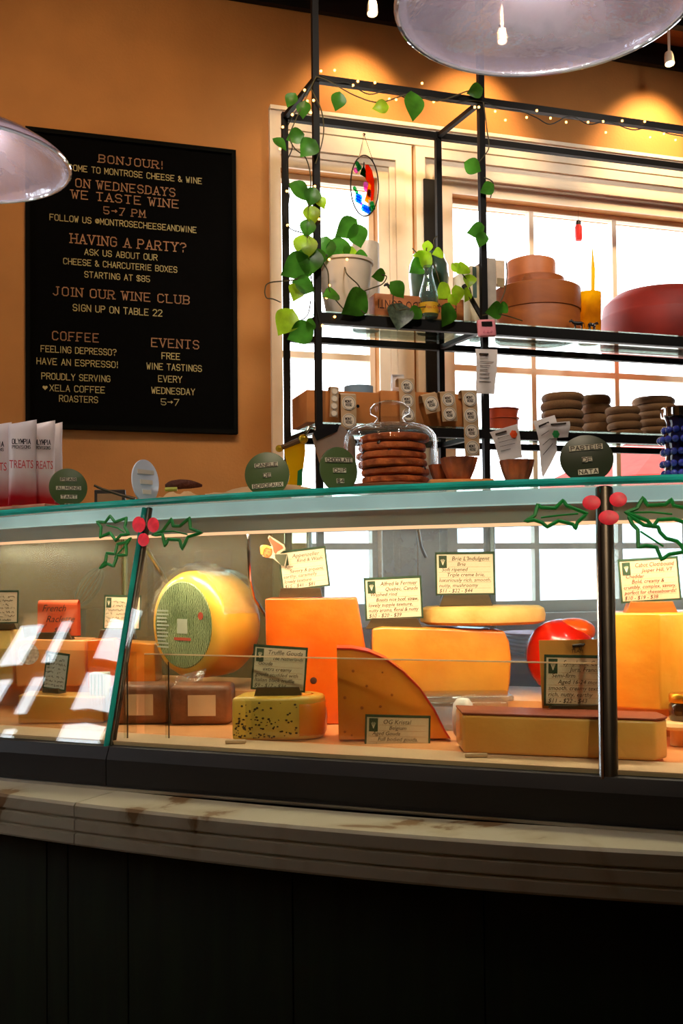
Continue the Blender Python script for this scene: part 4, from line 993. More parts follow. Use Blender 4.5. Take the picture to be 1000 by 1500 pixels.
# things on the back counter seen through the case
p = wp(752, 905, -.42); t = T('plate_stack', 'stack of white plates with a coloured rim on the back counter', 'plates', WM @ Matrix.Translation(Vector((lp(775, 900, -.42).x, -.42, .8802))))
c = WM @ Vector((lp(790, 900, -.42).x, -.42, .8802))
for i in range(6): MB().lathe([(0, 0), (.09, 0), (.15, .012), (.152, .015), (.09, .006), (0, .005)], Matrix.Translation(c + Vector((0, 0, i * .014))), 40).obj('plate', pm('glazed_plate', (222, 226, 232), .25) if i < 5 else pm('pink_rim_plate', (232, 120, 150), .3), t, smooth=True)
for x0, x1, y0, lb, cc_ in ((296, 340, 806, 'orange wooden block on the back counter behind the yellow wheel', (214, 120, 40)), (224, 262, 812, 'brown box on the back counter behind the leaning glass post', (170, 92, 40))):
    a, b_ = lp(x0, y0, -.45), lp(x1, y0, -.45)
    tag(MB().box(a.x, b_.x, -.45, -.28, .8802, a.z, WM, .006).obj('wooden_block', wood('block_wood', cc_, tuple(int(q_ * .8) for q_ in cc_), .5, 3)), lb, 'wooden block')
# whisk standing in a crock
c = WM @ Vector((lp(70, 900, -.4).x, -.4, .8802))
"""crock"""

# back shelf continues to the left behind the case: crock with a whisk
c = at_y(92, 900, 3.25); c.z = 0
tb = T('side_table', 'brown side table behind the left end of the cheese case', 'table', (c.x, 3.3, 0))
MB().box(c.x - .45, c.x + .3, 3.12, 3.46, .95, .99).obj('table_top', 'crate', tb)
for dx in (-.42, .27):
    for dy in (3.14, 3.42): MB().box(c.x + dx - .02, c.x + dx + .02, dy, dy + .03, 0, .95).obj('leg', 'crate', tb)
cr0 = Vector((c.x, 3.28, .9905))
t = T('crock', 'brown crock holding a wire whisk behind the left bay', 'crock', cr0)
MB().lathe([(0, 0), (.05, 0), (.062, .01), (.064, .09), (.068, .10), (.060, .10), (.056, .09), (.054, .012), (0, .01)], Matrix.Translation(cr0), 32).obj('body', pm('brown_glaze', (112, 60, 34), .3), t, smooth=True)
t = T('whisk', 'wire whisk leaning out of the brown crock', 'whisk', cr0 + Vector((0, 0, .012)))
a = cr0 + Vector((-.02, 0, .02)); d = Vector((.55, -.05, .83)).normalized(); s = d.cross(Vector((0, 1, 0))).normalized()
MB().tube([a, a + d * .11], .009).obj('handle', 'steel', t)
for k in range(4):
    q = (s * math.cos(k * PI / 4) + d.cross(s) * math.sin(k * PI / 4))
    MB().tube([a + d * (.11 + .14 * (1 - math.cos(x)) / 2) + q * .032 * math.sin(x) ** 1 * (1 if x else 0) for x in [PI * i / 10 for i in range(11)]] + [a + d * (.11 + .14 * (1 - math.cos(x)) / 2) - q * .032 * math.sin(x) for x in [PI * i / 10 for i in range(10, -1, -1)]], .0022, 5).obj('wire', 'steel', t)

# ================================================================== ON TOP OF THE CASE
def disc_sign(cx, cy, rpx, Y, yaw, rows, label, mat, roll=0., tall=1.):
    s = Y / F; c = at_y(cx, cy, Y); r = rpx * s; Mx = TR(c, yaw, -.05, roll)
    t = T('disc_sign', label, 'menu sign', Mx, 'round menu signs on the glass')
    D = Mx @ Matrix.Rotation(PI / 2, 4, 'X')
    MB().lathe([(0, .0015), (r - .001, .0015), (r, .001), (r, -.002), (r - .001, -.0025), (0, -.0025)], D @ Matrix.Diagonal((1, tall, 1, 1)), 56).obj('disc', mat, t, smooth=30)
    z = r * .42
    for txt, wd in rows:
        hh = r * .20; w = wd * r
        MB().box(-w / 2, w / 2, -.0035, -.0015, z - hh / 2, z + hh / 2, Mx @ Matrix.Rotation(-.07, 4, 'Y')).obj('letter_tile', 'tile' if mat != 'disc_glare' else M['cardgrey'], t)
        if txt:
            mb = MB(); stroke_text(mb, txt, Mx @ Matrix.Rotation(-.07, 4, 'Y') @ Matrix.Translation((0, -.0036, z - hh * .36)), hh * .72, w * .9, .2, False, .0004, 'c'); mb.obj('lettering', 'ink', t)
        z -= r * .46
    # wire foot on the glass
    fz = ZTOP + .0003; bz = Mx @ Vector((0, .004, -r * tall + .004))
    p = Vector((bz.x, bz.y + .01, 0))
    f = MB(); b1 = Mx @ Vector((-r * .35, .004, -r * tall * .8)); b2 = Mx @ Vector((r * .35, .004, -r * tall * .8)); b3 = Mx @ Vector((0, .034, 0))
    f.tube([b1, Vector((b1.x, b1.y, fz + .002)), Vector((b3.x, b3.y + .02, fz + .002)), Vector((b2.x, b2.y, fz + .002)), b2], .0018, 6); f.obj('foot', 'bronze', t)
    return t
def YT(px, d=.05):          # depth of a spot d behind the front edge of the top glass
    X = (px - 500) / F * 2.0
    for _ in range(12): X = (px - 500) / F * (Tc(X) + d)
    return Tc(X) + d
disc_sign(100, 714, 28, YT(100), .50, [('PEAR', .85), ('ALMOND', 1.3), ('TART', .85), ('$5', .45)], 'olive round sign lettered PEAR ALMOND TART beside the snack bags', 'disc', .05)
disc_sign(213, 705, 32, YT(213), 1.12, [('', 1.2), ('', .9), ('', .6), ('', .4)], 'round sign paled by sky glare, turned nearly edge on above the leaning post', 'disc_glare', .05)
disc_sign(391, 695, 33, YT(391), -.08, [('CANELE', 1.05), ('DE', .35), ('BORDEAUX', 1.4), ('$3', .38)], 'olive round sign lettered CANELE DE BORDEAUX', 'disc')
disc_sign(496, 688, 33.5, YT(496), .62, [('CHOCOLATE', 1.45), ('CHIP', .68), ('$4', .38)], 'olive round sign lettered CHOCOLATE CHIP in front of the cookie dome', 'disc', .03)
disc_sign(859, 672, 39, YT(859), -.05, [('PASTEIS', 1.25), ('DE', .38), ('NATA', .75), ('$3', .38)], 'dark round sign lettered PASTEIS DE NATA', 'discdark', 0, .9)

# cookie dome
Yc = YT(572, .20); s = Yc / F; c = at_y(572, 700, Yc); c.z = ZTOP + .0005
t = T('cake_stand', 'low wooden cake board under the glass dome', 'cake board', c)
MB().lathe([(0, 0), (.098, 0), (.104, .003), (.104, .010), (.10, .013), (0, .013)], Matrix.Translation(c), 48).obj('board', wood('dark_wood_board', (96, 52, 28), (130, 74, 40), .5, 3), t, smooth=True)
z0 = ZTOP + .014; zt = at_y(572, 588, Yc).z; zk = at_y(572, 622, Yc).z; hh = zt - z0; hs = zk - z0
t = T('glass_dome', 'clear glass dome with a round knob covering the cookies', 'glass dome', Vector((c.x, c.y, z0)))
M['dome'] = glass('dome_glass', (250, 252, 252), base=.03, edge=.95, power=3.2)
rd = 69 * s
pr = [(rd, 0), (rd * 1.005, .02), (rd * 1.0, hs * .68), (rd * .975, hs * .80), (rd * .90, hs * .895), (rd * .76, hs * .96), (rd * .55, hs * .99), (rd * .40, hs * 1.0)]
MB().lathe(pr + [(r - .0035, z - (.0035 if i > 2 else 0)) for i, (r, z) in reversed(list(enumerate(pr)))], Matrix.Translation((c.x, c.y, z0)), 64).obj('shell', 'dome', t, smooth=60)
kz = z0 + hs; kh = hh - hs
MB().lathe([(0, 0), (rd * .40, 0), (rd * .34, kh * .08), (rd * .27, kh * .25), (rd * .30, kh * .35), (rd * .42, kh * .48), (rd * .43, kh * .68), (rd * .34, kh * .88), (rd * .18, kh * .99), (0, kh)], Matrix.Translation((c.x, c.y, kz)), 40).obj('knob', 'dome', t, smooth=True)
proto = None
nC = 6; cz = z0 + .002; step = (at_y(580, 640, Yc).z - z0) / nC
for i in range(nC):
    rr = 50 * s * R.uniform(.96, 1.03)
    Mx = TR((c.x + R.uniform(-.006, .006) + .006, c.y + R.uniform(-.004, .004), cz + i * step + (.0025 if i == 5 else 0)), R.uniform(0, 6), R.uniform(-.008, .008), R.uniform(-.01, .01) - (.025 if i == 5 else 0))
    if proto is None:
        proto = T('cookie', 'x', 'cookie', Mx, 'cookies under the glass dome')
        MB().lathe([(0, 0), (rr * .92, 0), (rr * .985, step * .16), (rr, step * .45), (rr * .975, step * .75), (rr * .88, step * .93), (rr * .4, step * .97), (0, step * .95)], Mx, 48, wob=lambda a, j: 1 + .02 * math.sin(4 * a + j * .2) + .015 * math.sin(9 * a)).obj('dough', 'cookie', proto, smooth=True)
        mb = MB()
        for k in range(12):
            a, q = R.uniform(0, 6.28), R.uniform(.2, .95); mb.ball(Vector((rr * q * math.cos(a), rr * q * math.sin(a), step * (.86 - .4 * max(0, q - .6)))), .005, Mx, 8, 6)
        mb.obj('chocolate_chips', pm('chocolate', (44, 22, 12), .4), proto); o = proto
    else: o = dup(proto, Mx)
    o['label'] = ['bottom cookie of the stack under the glass dome', 'second cookie from the bottom under the glass dome', 'third cookie from the bottom under the glass dome', 'fourth cookie from the bottom under the glass dome', 'second cookie from the top under the glass dome', 'top tilted cookie of the stack under the glass dome'][i]

# tarts
def tart(cx, cy, rpx, Y, label, hpx, proto=None, zr=0.):
    s = Y / F; c = at_y(cx, cy, Y); c.z = ZTOP + zr; r = rpx * s; h = hpx * s
    Mx = TR(c, R.uniform(0, 3))
    t = T('pastry_tart', label, 'tart', Mx, 'baked tarts on the glass top')
    wob = lambda a, j: 1 + (.05 * math.sin(11 * a) if j in (2, 3, 4) else 0)
    MB().lathe([(0, 0), (r * .62, 0), (r * .82, h * .45), (r * .98, h * .92), (r, h), (r * .93, h * .98), (r * .85, h * .86)], Mx, 66, wob=wob).obj('crust', 'tart', t, smooth=True)
    MB().lathe([(r * .87, h * .86), (r * .6, h * .93), (0, h * .95)], Mx, 40).obj('custard', pm('browned_custard', (206, 116, 40), .3, col2=(90, 40, 14), scale=40), t, smooth=True)
    return t
zb = .012
tp = at_y(665, 705, YT(665, .10)); q = T('paper_liner', 'brown paper liner under the two tarts beside the dome', 'paper', (tp.x, tp.y + .04, ZTOP))
MB().box(tp.x - .05, tp.x + .075, tp.y - .02, tp.y + .11, ZTOP + .0003, ZTOP + .012, None, .004).obj('sheet', 'kraft', q)
tart(648, 690, 20, YT(648, .15), 'small dark tart next to the glass dome', 25, zr=.0125)
tart(672, 690, 27, YT(672, .115), 'larger dark tart right of the glass dome', 32, zr=.0125)
tart(757, 690, 25, YT(757, .10), 'single fluted tart cup below the receipt with an orange mark', 33, zr=.001)

# snack bags
tb = T('snack_tray', 'low wooden tray under the snack bags', 'tray', (at_y(10, 745, YT(10, .1)) * 1 + Vector((0, 0, 0))))
pa, pb = at_y(-60, 745, YT(-20, .04)), at_y(66, 745, YT(60, .03))
MB().rprism([(pa.x, pa.y + .02), (pb.x, pb.y), (pb.x + .03, pb.y + .12), (pa.x, pa.y + .14)], ZTOP + .0005, ZTOP + .0095, None, .003, 'z').obj('board', pm('pinkish_board', (190, 120, 90), .6), tb)
M['bag'] = None
mt, n, l = base_mat('white_and_red_bag'); b = n['Principled BSDF']; tc = n.new('ShaderNodeTexCoord'); sx = n.new('ShaderNodeSeparateXYZ'); l.new(tc.outputs['Object'], sx.inputs[0])
nz = n.new('ShaderNodeTexNoise'); nz.inputs['Scale'].default_value = 14; l.new(tc.outputs['Object'], nz.inputs['Vector'])
ad = n.new('ShaderNodeMath'); ad.operation = 'MULTIPLY_ADD'; ad.inputs[1].default_value = .05; l.new(nz.outputs[0], ad.inputs[0]); l.new(sx.outputs[2], ad.inputs[2])
rp_ = n.new('ShaderNodeValToRGB'); l.new(ad.outputs[0], rp_.inputs[0])
e = rp_.color_ramp.elements; e[0].position = .042; e[0].color = (*lin((196, 30, 44)), 1); e[1].position = .10; e[1].color = (*lin((246, 240, 240)), 1)
l.new(rp_.outputs[0], b.inputs['Base Color']); b.inputs['Roughness'].default_value = .3
tl = n.new('ShaderNodeBsdfTranslucent'); l.new(rp_.outputs[0], tl.inputs[0]); ms = n.new('ShaderNodeMixShader'); ms.inputs[0].default_value = .45
l.new(b.outputs[0], ms.inputs[1]); l.new(tl.outputs[0], ms.inputs[2]); l.new(ms.outputs[0], n['Material Output'].inputs[0]); M['bag'] = mt
def snack_bag(cx, wpx, top, Y, label, yaw, txt=True):
    s = Y / F; c = at_y(cx, 742, Y); c.z = ZTOP + .010; h = at_y(cx, top, Y).z - c.z; w = wpx * s / max(.4, math.cos(yaw))
    Mx = TR(c, yaw); t = T('snack_bag', label, 'snack bag', Mx, 'white and red snack bags'); vs = []; fs = []; nu, nv = 14, 16
    for j in range(nv + 1):
        v = j / nv; d = .026 * (math.sin(PI * min(1, .12 + .88 * (1 - v))) ** .7 if v < 1 else 0) * (1 - v * .3) + .0012
        ww = w / 2 * (1 - .05 * math.sin(PI * v))
        for i in range(nu):
            a = 2 * PI * i / nu; x = ww * math.copysign(abs(math.cos(a)) ** .6, math.cos(a)); y = d * math.sin(a) + .004 * math.sin(9 * v + 3 * x / w) * (v)
            z = v * h + (.012 * (x / w) if v > .8 else 0)
            vs.append((x, y, z))
    for j in range(nv):
        for i in range(nu): fs.append((j * nu + i, j * nu + (i + 1) % nu, (j + 1) * nu + (i + 1) % nu, (j + 1) * nu + i))
    fs.append(tuple(range(nu))); fs.append(tuple(nv * nu + i for i in range(nu)))
    MB().add(vs, fs, Mx).obj('pouch', 'bag', t, smooth=50)
    if txt:
        def row(sx_, z, hh, mat, ww, f=stroke_text, **k):
            mb = MB(); d = .026 * (math.sin(PI * min(1, .12 + .88 * (1 - z))) ** .7) * (1 - z * .3) + .0065
            stroke_text(mb, sx_, Mx @ Matrix.Translation((0, -d, z * h)), hh * h, ww * w, k.get('wt', .16), k.get('serif', False), .0006, 'c'); mb.obj('print', mat, t)
        row('OLYMPIA', .72, .055, M['navy'], .62); row('PROVISIONS', .665, .035, M['navy'], .62)
        mb = MB(); font_text(mb, 'TREATS', Mx @ Matrix.Translation((0, -.0275, .43 * h)), .10 * h, width=.82 * w, align='c'); mb.obj('print', 'redp', t)
    return t
M['navy'] = pm('navy_print', (38, 30, 44), .6); M['redp'] = pm('red_print', (206, 30, 44), .6)
snack_bag(-6, 46, 622, YT(-6, .03), 'leftmost snack bag, cut by the picture edge', .1)
snack_bag(33, 40, 618, YT(33, .04), 'second snack bag, marked TREATS, left of the olive round sign', .2)
snack_bag(63, 34, 619, YT(63, .11), 'third snack bag, partly hidden behind the second', .25)
snack_bag(80, 20, 621, YT(80, .18), 'rightmost narrow snack bag behind the olive round sign', .5, False)

# parchment, tray with dried sausage, framed card, knife
def sheet(name, label, px, Y0, Y1, mat, hump=.01):
    n = 14; vs = []; fs = []
    for i in range(n + 1):
        for j in range(7):
            x = px[0] + (px[1] - px[0]) * i / n; v = j / 6; Y = YT(x, Y0 + (Y1 - Y0) * v); p = at_y(x, 700, Y)
            z = ZTOP + .002 + hump * (math.sin(PI * v) ** .6) * (1 + .25 * math.sin(i * 1.3 + j)) * math.sin(PI * min(1, (i + .6) / n * 1.0)) ** .3
            vs.append((p.x, p.y, z))
    for i in range(n):
        for j in range(6): fs.append((i * 7 + j, (i + 1) * 7 + j, (i + 1) * 7 + j + 1, i * 7 + j + 1))
    k = len(vs); vs += [(x, y, z - .0012) for x, y, z in vs]; fs += [tuple(q + k for q in f) for f in fs]
    return tag(MB().add(vs, fs).obj(name, mat, smooth=True), label, 'paper')
M['parch'] = pm('parchment', (216, 182, 132), .6, var=.08, trans=.2)
sheet('parchment_sheet', 'pale parchment sheet lying behind the CANELE sign', (300, 486), .10, .30, 'parch', .022)
sheet('parchment_sheet', 'parchment sheet under the dried sausage', (228, 300), .12, .28, 'parch', .022)
Yd = YT(268, .24); a = at_y(242, 708, Yd); b_ = at_y(296, 706, Yd); zz = ZTOP + .034
t = T('dried_sausage', 'dark brown crusted sausage lying on parchment beside the pale sign', 'sausage', ((a.x + b_.x) / 2, a.y, zz))
MB().tube([Vector((a.x + (b_.x - a.x) * k / 10, a.y, zz + .010 + .004 * math.sin(k / 10 * PI))) for k in range(11)], [.004, .009, .011, .0115, .012, .0115, .011, .010, .008, .006, .003], 12).obj('crust', pm('dark_crust', (110, 52, 24), .8, col2=(60, 26, 12), bump=.8, bscale=120), t, smooth=True)
MB().tube([Vector((a.x + .002, a.y - .012, zz + .001)), Vector((a.x + .03, a.y - .013, zz + .0015))], .005, 8).obj('green_leaf', pm('lettuce', (170, 180, 70), .5), t, smooth=True)
Yk = YT(165, .26); a = at_y(138, 744, Yk); b_ = at_y(183, 717, Yk)
t = T('framed_card', 'dark framed card standing behind the pale round sign', 'framed card', ((a.x + b_.x) / 2, Yk, ZTOP))
MB().box(a.x, b_.x, Yk, Yk + .012, ZTOP + .0005, b_.z, None, .002).obj('frame', pm('dark_frame', (34, 24, 18), .5), t)
MB().box(a.x + .008, b_.x - .008, Yk - .0012, Yk, ZTOP + .006, b_.z - .010).obj('card', pm('dim_card', (150, 112, 74), .7), t)
Yk = YT(170, .20); P = [at_y(x, y, Yk) for x, y in ((138, 711), (150, 716), (175, 724), (198, 731))]
for p in P: p.z = max(p.z, ZTOP + .006)
t = T('tongs', 'thin steel tongs lying behind the pale round sign', 'tongs', P[2])
MB().tube(P, [.003, .0025, .0028, .0045], 8).obj('arm', 'bronze', t, smooth=True)
MB().tube([p + Vector((.004, .012, -.003)) for p in P[:-1]] + [P[-1]], [.003, .0025, .0028, .0045], 8).obj('arm', 'bronze', t, smooth=True)

# yellow pouch hanging from a clamp, paper bag with black label
Yp = YT(432, .26); s = Yp / F
t = T('yellow_pouch', 'bright yellow translucent pouch closed with a wooden clip', 'pouch', at_y(432, 705, Yp))
MB().rprism([(at_y(x, y, Yp).x, at_y(x, y, Yp).z) for x, y in ((415, 658), (421, 654), (446, 645), (447, 660), (444, 685), (441, 700), (442, 712), (420, 712), (424, 695), (418, 672))], Yp, Yp + .014, None, .004).obj('body', pm('yellow_plastic', (252, 214, 10), .3, var=.06, trans=.6), t, smooth=True)
a, b_ = at_y(409, 657, Yp - .004), at_y(444, 643, Yp - .004)
MB().tube([a, b_], .006, 8).obj('clip', wood('clip_wood', (70, 46, 22), (110, 74, 36), .4, 5), t, smooth=True)
M['brass'] = pm('brass', (206, 170, 30), .3, metal=.6)
MB().ball(a, .0085).obj('clip_end', 'brass', t, smooth=True); MB().ball(b_, .011).obj('clip_end', 'brass', t, smooth=True)
MB().prism([(at_y(x, y, Yp).x, at_y(x, y, Yp).z) for x, y in ((436, 690), (443, 686), (443, 711), (435, 711))], Yp - .002, Yp - .0005).obj('green_label', pm('green_label', (30, 150, 80), .5, trans=.4), t)
Yp = YT(480, .30)
t = T('paper_bag', 'pale paper bag with a black label band behind the CHOCOLATE CHIP sign', 'paper bag', at_y(490, 705, Yp))
MB().rprism([(at_y(x, y, Yp).x, at_y(x, y, Yp).z) for x, y in ((455, 634), (497, 620), (520, 640), (522, 705), (512, 710), (478, 708), (466, 672))], Yp, Yp + .05, None, .01).obj('bag', pm('pale_bag', (206, 184, 160), .7, trans=.25, bump=.3), t, smooth=True)
MB().prism([(at_y(x, y, Yp).x, at_y(x, y, Yp).z) for x, y in ((458, 634), (494, 621), (497, 623), (494, 632), (464, 646))], Yp - .004, Yp - .002).obj('black_label', pm('black_label', (26, 24, 26), .4), t)
mb = MB(); font_text(mb, 'COFFEE', TR(at_y(472, 637, Yp - .0045), 0, 0, -.38), 3.2 * Yp / F); 
a, b_ = at_y(444, 640, Yp), at_y(462, 628, Yp)
MB().tube([a, a.lerp(b_, .5) + Vector((0, 0, .012)), b_], .004, 8).obj('wire_tie', 'chrome', t, smooth=True)

# dark blue beaded jar at the right edge
Yb = YT(992, .10); s = Yb / F; c = at_y(996, 700, Yb); c.z = ZTOP + .0005
t = T('beaded_jar', 'dark blue jar ringed with glassy beads at the right edge', 'jar', c)
MB().lathe([(0, 0), (.024, 0), (.028, .01), (.024, .05), (.030, .075), (.022, .098), (.026, .112), (0, .112)], Matrix.Translation(c), 32).obj('body', pm('dark_blue_glass', (16, 22, 60), .12, coat=.8), t, smooth=True)
M['bead'] = pm('blue_beads', (40, 52, 150), .08, coat=1., var=.3)
for z, r, q in ((.008, .029, 14), (.026, .031, 14), (.048, .029, 14), (.070, .034, 15), (.088, .027, 12)):
    mb = MB()
    for k in range(q): a = 2 * PI * k / q; mb.ball(c + Vector((r * math.cos(a), r * math.sin(a), z)), .0068, seg=10, ring=6)
    mb.obj('bead_ring', 'bead', t, smooth=True)
MB().lathe([(0, .1125), (.031, .1125), (.032, .116), (.032, .128), (.029, .131), (0, .131)], Matrix.Translation(c), 40, wob=lambda a, j: 1 + .03 * math.cos(20 * a)).obj('lid', 'chrome', t, smooth=True)

# ================================================================== ON THE RACK
def box_thing(name, label, cat, x0, x1, ytop, y, depth, z0, mat, part='body', bev=.003, group=None):
    a, b_ = lp(x0, ytop, y), lp(x1, ytop, y); zt = (a.z + b_.z) / 2
    t = T(name, label, cat, WL((a.x + b_.x) / 2, y + depth / 2, z0), group)
    MB().box(a.x, b_.x, y, y + depth, z0 + .0004, zt, WM, bev).obj(part, mat, t, smooth=True)
    return t, a.x, b_.x, zt
def lathe_thing(name, label, cat, px, py_top, y, z0, prof, mat, part='body', seg=40, group=None, W=None):
    """prof in units (radius fraction of W px, height fraction)"""
    a = lp(px, py_top, y); Mx = WL(a.x, y, z0 + .0004); h = a.z - z0
    d = (WM @ Vector((a.x, y, 0))).y; k = d / F
    t = T(name, label, cat, Mx, group)
    MB().lathe([(r * W * k, z * h) for r, z in prof], Mx, seg).obj(part, mat, t, smooth=True)
    return t, Mx, h, k
# pots and vases on the upper glass shelf
M['pot'] = pm('white_glazed_pot', (226, 210, 190), .3, var=.05)
pot, PM_, ph, pk = lathe_thing('potted_pothos', 'pothos in a large white pot, its vines climbing the rack', 'potted plant', 505, 385, -.47, ZS2, [(0, 0), (.62, 0), (.66, .02), (.86, .5), (.98, .93), (1.03, .95), (1.03, 1.0), (.96, 1.0), (.92, .92), (0, .9)], 'pot', 'pot', W=41)
lathe_thing('white_canister', 'tall pale ceramic canister behind the white pot', 'canister', 535, 358, -.34, ZS2, [(0, 0), (.95, 0), (1, .02), (1, .97), (.97, 1), (.9, 1), (.88, .95), (0, .9)], pm('canister_glaze', (220, 206, 188), .35, bump=.3), W=20.5)
vase, VM_, vh, vk = lathe_thing('planted_vase', 'teal green glazed vase with a small leafy plant', 'potted plant', 627, 374, -.36, ZS2, [(0, 0), (.6, 0), (.72, .1), (.88, .35), (1.0, .7), (.97, .86), (.8, .95), (.78, 1.0), (.70, 1.0), (.68, .92), (0, .9)], pm('teal_glaze', (74, 104, 92), .2, var=.3, scale=10, coat=.4), 'vase', W=30)
t, x0, x1, zt = box_thing('wine_crate', 'wooden wine box with upside down printed name under the teal vase', 'crate', 549, 679, 434, -.52, .07, ZS2, 'crate')
mb = MB(); font_text(mb, 'PODERI ALDO CONTI', WM @ Matrix.Translation(Vector((x1 - .03, -.5206, zt - .022))) @ Matrix.Rotation(PI, 4, 'Y'), .034, width=(x1 - x0) * .88); mb.obj('printed_name', pm('burnt_print', (60, 30, 14), .8), t)
bt, BM_, bh, bkk = lathe_thing('glass_bottle', 'clear soda bottle with a yellow label and a sprig in it', 'bottle', 627, 390, -.575, ZS2, [(0, 0), (.9, 0), (1.0, .03), (1.0, .42), (.93, .5), (.55, .74), (.42, .84), (.42, .93), (.52, .95), (.52, 1.0), (.40, 1.0), (.32, .84), (.48, .72), (.88, .44), (.92, .05), (0, .04)], glass('bottle_glass', (216, 236, 232), base=.08, edge=.9, power=2.2, haze=.08), 'glass_body', W=14)
MB().lathe([(14.25 * bkk, bh * .06), (14.25 * bkk, bh * .27)], BM_, 40).obj('label', pm('yellow_label', (246, 190, 40), .5, trans=.3), bt, smooth=True)
mb = MB(); font_text(mb, 'Topo Chico', BM_ @ Matrix.Translation((0, -14.6 * bkk, bh * .14)), bh * .06, align='c', maxw=24 * bkk); mb.obj('label_lettering', pm('red_lettering', (196, 50, 20), .6), bt)
t, x0, x1, zt = box_thing('cookbook', 'cream cookbook with a dark stripe standing by the rack post', 'book', 688, 712, 390, -.46, .16, ZS2, pm('cream_cover', (232, 216, 178), .6), 'cover')
MB().box(x0 + .010, x0 + .026, -.4612, -.46, zt - .12, zt - .004, WM).obj('stripe', pm('teal_stripe', (70, 96, 88), .5), t)
t, x0, x1, zt = box_thing('cookbook', 'grey cookbook with small spine print, just right of the rack post', 'book', 713, 726, 378, -.44, .17, ZS2, pm('grey_cover', (176, 164, 150), .6), 'cover', bev=.002)
mb = MB(); font_text(mb, 'CUCINA', WM @ Matrix.Translation(Vector(((x0 + x1) / 2 + .004, -.4406, ZS2 + .08))) @ Matrix.Rotation(-PI / 2, 4, 'Y'), .010); del mb
M['chbox'] = wood('bent_wood_box', (150, 76, 26), (178, 98, 38), .5, 2, axis=0)
t, Mx, h, k = lathe_thing('round_cheese_box', 'large round bentwood cheese box on the upper shelf', 'cheese box', 786, 428, -.36, ZS2, [(0, 0), (.97, 0), (1, .02), (1, .97), (.98, 1), (0, 1.0)], 'chbox', W=62)
MB().lathe([(62.4 * k, h * .55), (63.4 * k, h * .56), (63.4 * k, h * 1.01), (61 * k, h * 1.03), (0, h * 1.03)], Mx, 56).obj('lid', 'chbox', t, smooth=True)
z2 = ZS2 + h * 1.03 + .001
t, Mx, h2, k = lathe_thing('round_cheese_box', 'flat round cheese box on top of the large bentwood box', 'cheese box', 783, 411, -.34, z2, [(0, 0), (1, 0), (1, .95), (.98, 1), (0, 1)], 'chbox', W=43)
t, x0, x1, zt = box_thing('white_carton', 'small white carton standing on the large bentwood box beside the grey cookbook', 'carton', 726, 739, 381, -.40, .04, z2, pm('carton_white', (232, 206, 176), .6), 'box')
MB().box(x0 + .004, x1 - .004, -.4012, -.40, zt - .105, zt - .07, WM).obj('label', pm('carton_label', (150, 130, 90), .6), t)
z3 = z2 + h2 + .001
t, Mx, h3, k = lathe_thing('round_cheese_box', 'topmost round cheese box of the stack, tall with a domed lid', 'cheese box', 777, 380, -.33, z3, [(0, 0), (1, 0), (1, .75), (.97, .85), (.7, .97), (0, 1)], pm('reddish_box', (206, 120, 66), .5), W=36)
t, Mx, h, k = lathe_thing('clear_shaker', 'small clear glass shaker in front of the cheese box stack', 'shaker', 772, 402, -.43, z2, [(0, 0), (.9, 0), (1, .1), (.9, .6), (.5, .75), (.6, .9), (.3, 1), (0, 1)], 'dome', W=8)
t, Mx, h, k = lathe_thing('yellow_glass', 'glowing yellow orange glass tumbler with a yellow taper', 'tumbler', 862, 430, -.36, ZS2, [(0, 0), (.9, 0), (1, 1), (.93, 1), (.84, .05), (0, .05)], pm('amber_glass', (255, 206, 40), .2, trans=.85, var=.2), W=18)
MB().tube([Mx @ Vector((.012, 0, h * .1)), Mx @ Vector((.022, 0, h * 1.5)), Mx @ Vector((.020, 0, h * 1.9))], [.008, .008, .002], 8).obj('taper', pm('yellow_wax', (255, 214, 20), .4, trans=.6), t, smooth=True)
t, Mx, h, k = lathe_thing('red_cheese_drum', 'huge domed dark red cheese drum at the right end of the upper shelf', 'cheese', 966, 425, -.33, ZS2, [(0, 0), (.97, 0), (1, .05), (1, .50), (.985, .54), (.97, .56), (.94, .74), (.75, .90), (.4, .98), (0, 1.0)], pm('oxblood_rind', (160, 36, 20), .6, var=.3, scale=4), 'rind', W=87, seg=72)
# small animal figurines
def figurine(px, py_top, y, z0, h, label, mats, yaw):
    c = Vector((lp(px, py_top, y).x, y, z0)); Mx = WM @ Matrix.Translation(c) @ Matrix.Rotation(yaw, 4, 'Z'); k = h
    t = T('cow_figurine', label, 'figurine', Mx, 'small cow figurines')
    mb = MB(); mb.tube([(-.45 * k, 0, .62 * k), (-.3 * k, 0, .66 * k), (0, 0, .63 * k), (.28 * k, 0, .68 * k), (.42 * k, 0, .74 * k), (.55 * k, 0, .88 * k), (.66 * k, 0, .86 * k), (.78 * k, 0, .76 * k)], [.10 * k, .17 * k, .18 * k, .17 * k, .13 * k, .10 * k, .11 * k, .06 * k], 10, Mx=Mx)
    for x in (-.32, .26):
        for y_ in (-.09, .09): mb.tube([(x * k, y_ * k, .58 * k), ((x - .03) * k, y_ * k, .3 * k), (x * k, y_ * k, .012 * k)], [.075 * k, .05 * k, .045 * k], 8, Mx=Mx)
    for y_ in (-.1, .1): mb.tube([(.6 * k, y_ * .6 * k, .93 * k), (.58 * k, y_ * 1.6 * k, 1.0 * k)], [.035 * k, .012 * k], 6, Mx=Mx)
    mb.tube([(-.5 * k, 0, .68 * k), (-.58 * k, 0, .5 * k), (-.57 * k, 0, .3 * k)], [.03 * k, .02 * k, .03 * k], 6, Mx=Mx)
    mb.obj('body', mats[0], t, smooth=True)
    mb = MB()
    for x, y_, z in ((-.1, -.15, .66), (.2, -.13, .6), (-.32, -.02, .3), (.26, -.09, .3)): mb.ball(Vector((x * k, y_ * k, z * k)), .075 * k, Mx, 8, 6)
    mb.obj('white_patches', mats[1], t, smooth=True)
